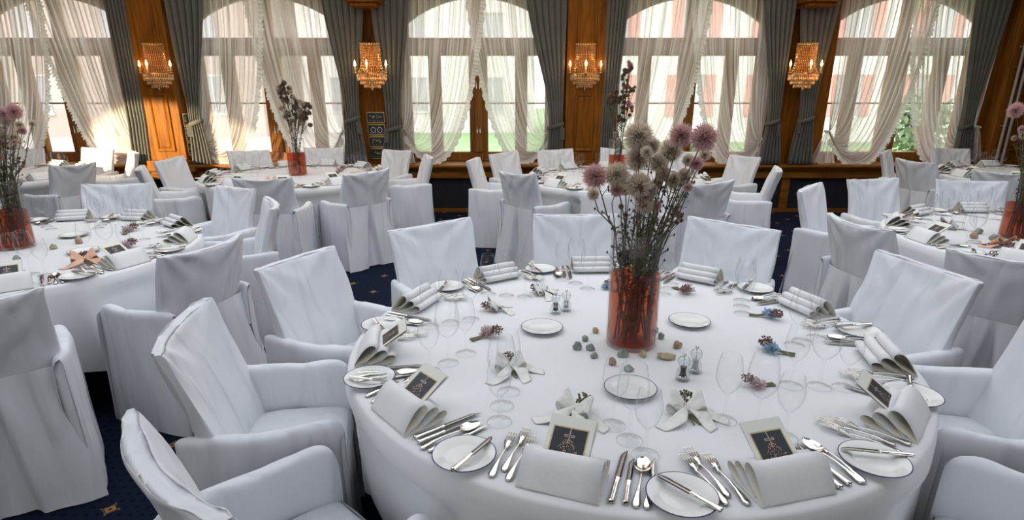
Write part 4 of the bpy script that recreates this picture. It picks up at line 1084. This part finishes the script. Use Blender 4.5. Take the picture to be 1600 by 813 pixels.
def favour(kind, seed, ribbon=None, tulle=None, big=1.0):
    r = empty('posy_favour', cat='favour'); rn = random.Random(seed)
    b = MB()                                            # tied stalks
    for k in range(6):
        o = rn.uniform(-.006, .006); b.tube([(o, .008, .008+rn.uniform(0, .006)), (o*1.5+.004, -.025, .006), (o*2.5+.006, -.058, .004)], .0022, 5)
    b.build('stalks', M['posyg'], r)
    b = MB()                                            # blossom clusters
    for k in range(70):
        d = Vector((rn.gauss(0, 1), rn.gauss(0, 1), rn.gauss(0, 1))).normalized()
        p = Vector((.022, .050, .030)) + Vector((d.x*.026, d.y*.026, d.z*.020))*rn.random()**.3; p.z = max(p.z, .004)
        b.octa(p, .0045, .0045)
    b.build('blossom', M['posyg'] if kind == 'green' else M['posy'], r)
    if ribbon:
        b = MB()
        def band(path, w):
            P = []
            for i, p in enumerate(path):
                p = Vector(p); q = Vector(path[min(i+1, len(path)-1)]) - Vector(path[max(i-1, 0)]); q.z = 0
                nn = Vector((-q.y, q.x, 0)).normalized() if q.length > 1e-6 else Vector((1,0,0))
                ww = w*(.35+.65*min(1, i/2)); P.append([p - nn*ww + Vector((0,0,.004)), p + Vector((0,0,.0)), p + nn*ww + Vector((0,0,.010*sin(i*1.3)))])
            b.grid(P)
        def loop(a, tw):
            ca, sa = cos(a), sin(a); P = []
            for i in range(13):
                t = 2*pi*i/12; q = .028*(1-cos(t)); h = .020 + .020*sin(t)*(1-cos(t))/2 + .020*(1-cos(t))/2
                w = .006 + .015*sin(pi*i/12)**.7
                P.append([(ca*q - sa*w*v, sa*q + ca*w*v, max(.003, h + tw*w*v + .004*sin(v*3+i))) for v in (-1, -.4, .3, 1)])
            b.grid(P)
        loop(-.05+rn.uniform(-.15, .15), .9); loop(2.5+rn.uniform(-.15, .15), -.9)
        for a, ll in ((-2.7, .12), (-1.3, .10), (-.4, .12)):
            a += rn.uniform(-.2, .2); ca, sa = cos(a), sin(a); P = []
            for i in range(8):
                q = i/7; w = .006 + .015*min(1, q*2.2); z = .022*(1-q)**1.4 + .012*sin(q*5)*q + .003
                P.append([(ca*ll*q - sa*w*v + .012*sin(q*4)*-sa, sa*ll*q + ca*w*v + .012*sin(q*4)*ca, max(.002, z + .007*v*sin(q*5+a))) for v in (-1, -.4, .3, 1)])
            b.grid(P)
        b.ball((0, 0, .024), .009, 6)
        o = b.build('ribbon', M[ribbon], r, sub=1); m = o.modifiers.new('s', 'SOLIDIFY'); m.thickness = .0012; bake(o)
    if tulle:
        b = MB()
        for k in range(110):
            d = Vector((rn.gauss(0, 1), rn.gauss(0, 1), abs(rn.gauss(0, 1)))).normalized(); l = rn.uniform(.018, .042)
            e = Vector((rn.gauss(0, 1), rn.gauss(0, 1), rn.gauss(0, 1))).normalized()*.006; p = Vector((-.006, .024, .006))
            b.add([p, p+d*l+e, p+d*l-e], [(0,1,2)])
        for v in range(len(b.v)): b.v[v] = (b.v[v][0], b.v[v][1], max(.002, b.v[v][2]))
        b.build('tulle', M[tulle], r, smooth=False)
    if big != 1: r.scale = (big,)*3
    return r
F_bow = favour('green', 1, 'ribbon'); F_bow2 = favour('green', 2, 'ribbon', 'tullep'); F_blue = favour('brown', 3, None, 'tulleb'); F_pink = favour('brown', 4, None, 'tullep'); F_white = favour('brown', 5, 'ribbon', 'tullew'); F_peach = favour('brown', 6, 'peach')
for k, (p, x, y, rz, lb, sc) in enumerate([
  (F_bow, .176, 1.515, -20, 'posy tied with a broad white satin bow, left of the front wine glasses', 1.0), (F_bow2, .505, 1.52, 15, 'posy tied with a broad white satin bow, right of the front wine glasses', 1.0),
  (F_white, -.069, 2.391, 120, 'small white-ribboned posy with brown blossom, upper left of the near table', .8), (F_pink, -.11, 2.092, -60, 'small brown posy with pale pink tulle, left half of the near table', .95), (F_white, .145, 2.60, 80, 'small posy with white ribbon, behind the pepper mill left of the near vase', .85),
  (F_pink, .80, 2.64, 200, 'brown and pink posy right behind the near vase', 1.0), (F_blue, .46, 2.66, 20, 'pale blue tulle posy just left behind the near vase', .8), (F_blue, 1.047, 2.31, 250, 'posy with blue tulle at the right of the near table', .95), (F_blue, .955, 1.95, 60, 'posy with blue tulle among the right-hand wine glasses', .95),
  (F_pink, .795, 1.695, 100, 'brown posy seen through the wine glasses at lower right', .8), (F_white, -.005, 1.80, 30, 'white tulle posy behind the left wine glasses', .95),
  (F_peach, -2.33, 3.12, 60, 'posy with a peach ribbon at the front right of the left table', 1.1), (F_pink, -2.30, 3.42, 10, 'brown posy behind the wine glasses of the left table, nearer one', 1.1), (F_pink, -2.55, 3.85, 10, 'brown posy behind the wine glasses of the left table, farther one', 1.1),
  (F_peach, 2.95, 3.48, 200, 'posy with a peach ribbon in front of the right vase', 1.1), (F_white, 2.99, 3.98, 120, 'brown posy with ribbon at the left of the right table', 1.1), (F_pink, -1.95, 6.5, 0, 'brown posy right of the vase on the second-window table', 1.2), (F_pink, -2.0, 6.95, 0, 'brown posy behind right of the vase on the second-window table', 1.2), (F_peach, -2.45, 6.05, 0, 'brownish posy in front of the vase on the second-window table', 1.1)]):
    place(p, None, (x, y, ZT+.001), R(rz), lb, 'posy favours', scale=(sc,)*3)

# ------------------------------------------------------------------ vases with dried flowers
def make_vase(H, rr, lq):
    r = empty('flower_vase', cat='vase')
    b = MB(); b.lathe([(.0005, .0), (rr*.97, .0), (rr, .006), (rr, H-.003), (rr-.002, H), (rr-.004, H-.003), (rr-.004, .016), (.0005, .016)], 48); b.build('glass_cylinder', M['vase'], r)
    b = MB(); b.lathe([(.0005, .0165), (rr-.0045, .0165), (rr-.0045, lq), (.0005, lq)], 48); b.build('amber_water', M['liquid'], r)
    return r
V1 = make_vase(.43, .093, .272); V2 = make_vase(.40, .105, .22); VS = make_vase(.40, .10, .24)
def fluff(mat, seed, dens=1700):
    rn = random.Random(seed); b = MB()
    b.ball((0, 0, -.35), .30, 7, 1)
    for k in range(dens):
        d = Vector((rn.gauss(0, 1), rn.gauss(0, 1), rn.gauss(0, 1)+.25)).normalized(); l = rn.uniform(.55, 1.04)
        e = d.cross(Vector((rn.gauss(0, 1), rn.gauss(0, 1), rn.gauss(0, 1)))).normalized(); w = rn.uniform(.016, .042)
        c = d.cross(e)*rn.uniform(-.25, .25)
        b.add([d*.15, d*l*.7 + e*w + c*.5, d*l + c, d*l*.7 - e*w + c*.5], [(0,1,2,3)])
    return b.mesh('seed head', [mat, M['bract']], smooth=False)
FL = [fluff(M['fluff'], 1), fluff(M['fluffp'], 2), fluff(M['fluffb'], 3, 800)]
def stem_thing(base, tip, heads, seed, leafy=True, mats=(0, 1), name='dried_thistle'):
    """one dried stem from base to tip (relative to the vase), heads = [(offset, radius, kind)]"""
    rn = random.Random(seed); r = empty(name, cat='dried flower')
    bs, tp = Vector(base), Vector(tip); mid = bs.lerp(tp, .5) ; mid.x *= .55; mid.y *= .55
    mid += Vector((rn.uniform(-.006, .006), rn.uniform(-.006, .006), 0))
    if leafy: 
        hr = sqrt(mid.x**2+mid.y**2)
    pts = []
    for i in range(10):
        t = i/9; p = bs*(1-t)**2 + mid*2*t*(1-t) + tp*t*t
        if 0 < i < 9: p += Vector((rn.uniform(-.003, .003), rn.uniform(-.003, .003), 0))
        q = sqrt(p.x**2+p.y**2)
        if p.z < .44 and q > .082: p.x *= .082/q; p.y *= .082/q
        pts.append(p)
    b = MB(); b.tube(pts, [.0042-.0024*i/9 for i in range(10)], 5)
    tips = [pts[-1]]
    for off, rad, kd in heads[1:]:
        q = pts[-1]+Vector(off); b.tube([pts[6], pts[7].lerp(q, .5), q], [.0018, .0015, .0012], 4, caps=False); tips.append(q)
    for k in range(5):
        i = rn.choice((5, 6, 7, 8)); p = pts[i]; d = Vector((rn.gauss(0, 1), rn.gauss(0, 1), .9)).normalized(); q = p + d*rn.uniform(.02, .05)
        b.tube([p, q], [.0014, .0010], 4, caps=False); b.octa(q, .0042, .007)
    b.build('stem', M['stem'], r)
    if leafy:
        b = MB()
        for k in range(60):
            i = rn.uniform(1.0, 7.5) if k < 38 else rn.uniform(2.6, 4.6); p = pts[int(i)].lerp(pts[int(i)+1], i % 1); d = Vector((rn.gauss(0, 1), rn.gauss(0, 1), rn.uniform(-.4, .8))).normalized()
            e = d.cross(Vector((0, 0, 1))).normalized(); l = rn.uniform(.014, .032)
            if p.z < .28: l *= .8
            q = p+d*l; hq = sqrt(q.x**2+q.y**2)
            if q.z < .44 and hq > .086: continue
            b.add([p, p+d*l*.5+e*l*.28, q, p+d*l*.5-e*l*.28+Vector((0, 0, .003))], [(0,1,2,3)])
        b.build('leaves', M['leaf'], r, smooth=False)
    for (off, rad, kd), q in zip(heads, tips):
        o = bpy.data.objects.new('seed_head', FL[kd]); C.objects.link(o); o.parent = r; o.location = q; o.scale = (rad,)*3
        o.rotation_euler = (rn.uniform(-.5, .5), rn.uniform(-.5, .5), rn.uniform(0, 6))
    return r
# head positions of the near bouquet (picture plane through the vase axis), radius, kind
HD = [(998,215,21,0),(1019,229,12,0),(1048,237,17,0),(1064,213,17,1),(1100,217,20,1),(995,250,17,0),(1029,257,13,0),(930,277,18,1),(964,275,18,0),(998,292,19,0),(1024,290,9,1),(1007,322,14,0),(1024,323,9,1),(927,305,9,0),(1076,252,9,0),(1088,257,10,1),(1101,243,9,0),(1053,284,12,0),(1069,275,10,0),(1075,294,7,1),(960,315,9,0),(1039,275,10,0),(945,268,10,1),(985,268,10,1),(1014,240,9,0),(1036,268,9,0),(980,300,8,0),(966,300,10,1),(1062,262,8,1),(1018,300,11,0)]
vx, vy = .443, 2.04
rn = random.Random(5); STEMS = []
main = HD[:20]; extra = HD[20:]
for k, (px, py, rad, kd) in enumerate(main):
    dy = rn.uniform(-.09, .09); Y = vy+dy
    # height above the cloth at that depth
    p = R(18.38); yy = -(py-450)/928; den = cos(p)+yy*sin(p); z = 1.656 + Y*(-sin(p)+yy*cos(p))/den; zz = Y*cos(p)-(z-1.656)*sin(p); X = (px-800)*zz/928
    tip = (X-vx, dy, z-ZT); rw = rad*zz/928
    a = rn.uniform(0, 6.28); q = .07*sqrt(rn.random()); base = (q*cos(a), q*sin(a), .02)
    hs = [((0,0,0), rw*1.28, kd)]
    if k < len(extra):
        ex, ey, er, ek = extra[k]
        zx = 1.656 + Y*(-sin(p)-(ey-450)/928*cos(p))/(cos(p)-(ey-450)/928*sin(p)); XX = (ex-800)*zz/928
        d2 = (XX-X, rn.uniform(-.02, .02), zx-z)
        if Vector(d2).length < .20: hs.append((d2, er*zz/928*1.3, ek))
    s = stem_thing(base, tip, hs, k); STEMS.append(s)
FILL = []
for k in range(9):
    a = k*2.4; q = .05+.004*k; tz_ = rn.uniform(.46, .62)
    FILL.append(stem_thing((q*cos(a), q*sin(a), .02), (.10*cos(a)+.03, .09*sin(a), tz_), [((0,0,0), .012, 2), ((.02, .01, -.03), .010, 2)], 200+k, name='dried_sprig'))
for f in FILL: place(f, None, (vx, vy, ZT+.002), 0, 'short leafy dried sprig low in the near vase', 'short leafy sprigs in the near vase')
place(V1, None, (vx, vy, ZT+.001), 0, 'tall glass cylinder vase of amber water on the near table', 'glass vases with amber water')
def pos_word(px): return 'leftmost' if px < 950 else 'left' if px < 990 else 'middle' if px < 1030 else 'right' if px < 1070 else 'rightmost'
for k, s in enumerate(STEMS):
    px, py, rad, kd = main[k]
    place(s, None, (vx, vy, ZT+.002), 0, 'dried stem, %s %s seed head in near vase, head %s' % ('large' if rad > 15 else 'small', ('beige', 'pink')[kd], {'leftmost': 'far left', 'left': 'left of centre', 'middle': 'at centre', 'right': 'right of centre', 'rightmost': 'far right'}[pos_word(px)] + (' and high' if py < 240 else ' and low' if py > 285 else '')), 'dried flower stems in the near vase')
for (vn, cx, cy, proto, rot, sel, wd, sc) in (('left', -2.99, 3.47, V2, .6, range(0, 20), 'on the left table', 1.0), ('right', 3.235, 3.71, V2, 3.3, range(2, 20), 'on the right table', 1.0)):
    place(proto, None, (cx, cy, ZT+.001), 0, 'glass cylinder vase of amber water ' + wd, 'glass vases with amber water')
    for f in FILL: place(f, None, (cx, cy, ZT+.002), rot+.5, 'short leafy dried sprig in the vase ' + wd, 'short leafy sprigs in the %s vase' % vn)
    for k in sel: place(STEMS[k], None, (cx, cy, ZT+.002), rot, 'dried flower stem with fluffy heads in the vase ' + wd, 'dried flower stems in the %s vase' % vn, scale=(.95, .95, 1.02+.02*(k % 3)))
# slimmer brown bouquets on the two far tables
rn = random.Random(12)
def sprig(k, tip, rad, kd):
    hs = [((0,0,0), rad, kd)] + [((rn.uniform(-.045, .045), rn.uniform(-.03, .03), rn.uniform(-.13, .03)), rad*rn.uniform(.45, .9), rn.choice((2, 2, kd))) for _ in range(6)]
    a = rn.uniform(0, 6.28); q = .06*sqrt(rn.random())
    return stem_thing((q*cos(a), q*sin(a), .02), tip, hs, 60+k, name='dried_sprig')
S2 = [sprig(k, (x, rn.uniform(-.04, .04), z), .038, (0, 2)[k % 2]) for k, (x, z) in enumerate(((-.10, .93), (-.04, .97), (.0, .92), (.06, .78), (.14, .76), (.19, .75), (.10, .68), (.04, .72), (-.08, .80), (.15, .66), (-.05, .66)))]
S3 = [sprig(20+k, (x, rn.uniform(-.04, .04), z), .036, (2, 1, 2)[k % 3]) for k, (x, z) in enumerate(((.03, 1.08), (.07, 1.14), (-.05, .88), (-.10, .84), (.06, .93), (.10, .90), (.0, .82), (.08, .76), (-.13, .83), (.03, .72)))]
for (cx, cy, ss, nm) in ((-2.39, 6.7, S2, 'vase on the second-window table'), (1.13, 6.45, S3, 'slim far vase behind the near flowers')):
    place(VS, None, (cx, cy, ZT+.001), 0, 'glass vase of amber water, ' + nm, 'glass vases with amber water')
    for s in ss: place(s, None, (cx, cy, ZT+.002), 0, 'brownish dried flower sprig in the ' + nm, 'brown sprigs in the ' + nm)

# ------------------------------------------------------------------ light
W = bpy.data.worlds.new('sky'); S.world = W; W.use_nodes = True
nt = W.node_tree; nt.nodes.clear(); out = nt.nodes.new('ShaderNodeOutputWorld'); bg = nt.nodes.new('ShaderNodeBackground')
tc = nt.nodes.new('ShaderNodeTexCoord'); sp = nt.nodes.new('ShaderNodeSeparateXYZ'); cr = nt.nodes.new('ShaderNodeValToRGB')
cr.color_ramp.elements[0].position = .45; cr.color_ramp.elements[0].color = (.92,.89,.85,1); cr.color_ramp.elements[1].position = .7; cr.color_ramp.elements[1].color = (.93,.96,1,1)
nt.links.new(tc.outputs['Generated'], sp.inputs[0]); mm = nt.nodes.new('ShaderNodeMapRange'); mm.inputs[1].default_value = -1; nt.links.new(sp.outputs[2], mm.inputs[0]); nt.links.new(mm.outputs[0], cr.inputs[0]); nt.links.new(cr.outputs[0], bg.inputs[0]); nt.links.new(bg.outputs[0], out.inputs[0])
bg.inputs[1].default_value = 4.0
def area(name, loc, rot, sx, sy, power, col):
    l = bpy.data.lights.new(name, 'AREA'); l.shape = 'RECTANGLE'; l.size = sx; l.size_y = sy; l.energy = power; l.color = col
    o = bpy.data.objects.new(name, l); C.objects.link(o); o.location = loc; o.rotation_euler = rot; return o
area('ceiling_light', (.0, 3.7, 3.4), (0, 0, 0), 11, 5.2, 235, (.90, .945, 1))  # unseen fill lamp added overhead for soft top light
area('window_row_light', (-.5, 6.9, 3.4), (0, 0, 0), 13, 2.0, 80, (1, .86, .70))  # warm fill added above the window-side tables to tint the far chairs
area('rear_window_light', (-.6, -1.5, 2.1), (R(72), 0, 0), 5, 1.0, 34, (.95, .97, 1))  # fill added behind the camera for cloth and chair fronts; no window here
sl = bpy.data.lights.new('sunbeam', 'SPOT'); sl.energy = 8000; sl.color = (1, .80, .52); sl.spot_size = R(9.5); sl.spot_blend = .3; sl.shadow_soft_size = .06
so = bpy.data.objects.new('sunbeam', sl); C.objects.link(so); so.location = (-8.2, 2.2, 2.6)
so.scale = (1.9, 1, 1); d = Vector((-4.8, 8.2, .98)) - so.location; so.rotation_euler = d.to_track_quat('-Z', 'Y').to_euler()
for o in bpy.data.objects:
    if 'used' in o.keys(): del o['used']
S.view_settings.view_transform = 'Standard'; S.view_settings.look = 'None'; S.view_settings.exposure = .0; S.view_settings.gamma = .9
S.cycles.transparent_max_bounces = 28; S.cycles.max_bounces = 7; S.cycles.diffuse_bounces = 3; S.cycles.glossy_bounces = 3; S.cycles.transmission_bounces = 4
S.cycles.caustics_reflective = False; S.cycles.caustics_refractive = False; S.cycles.sample_clamp_indirect = 6
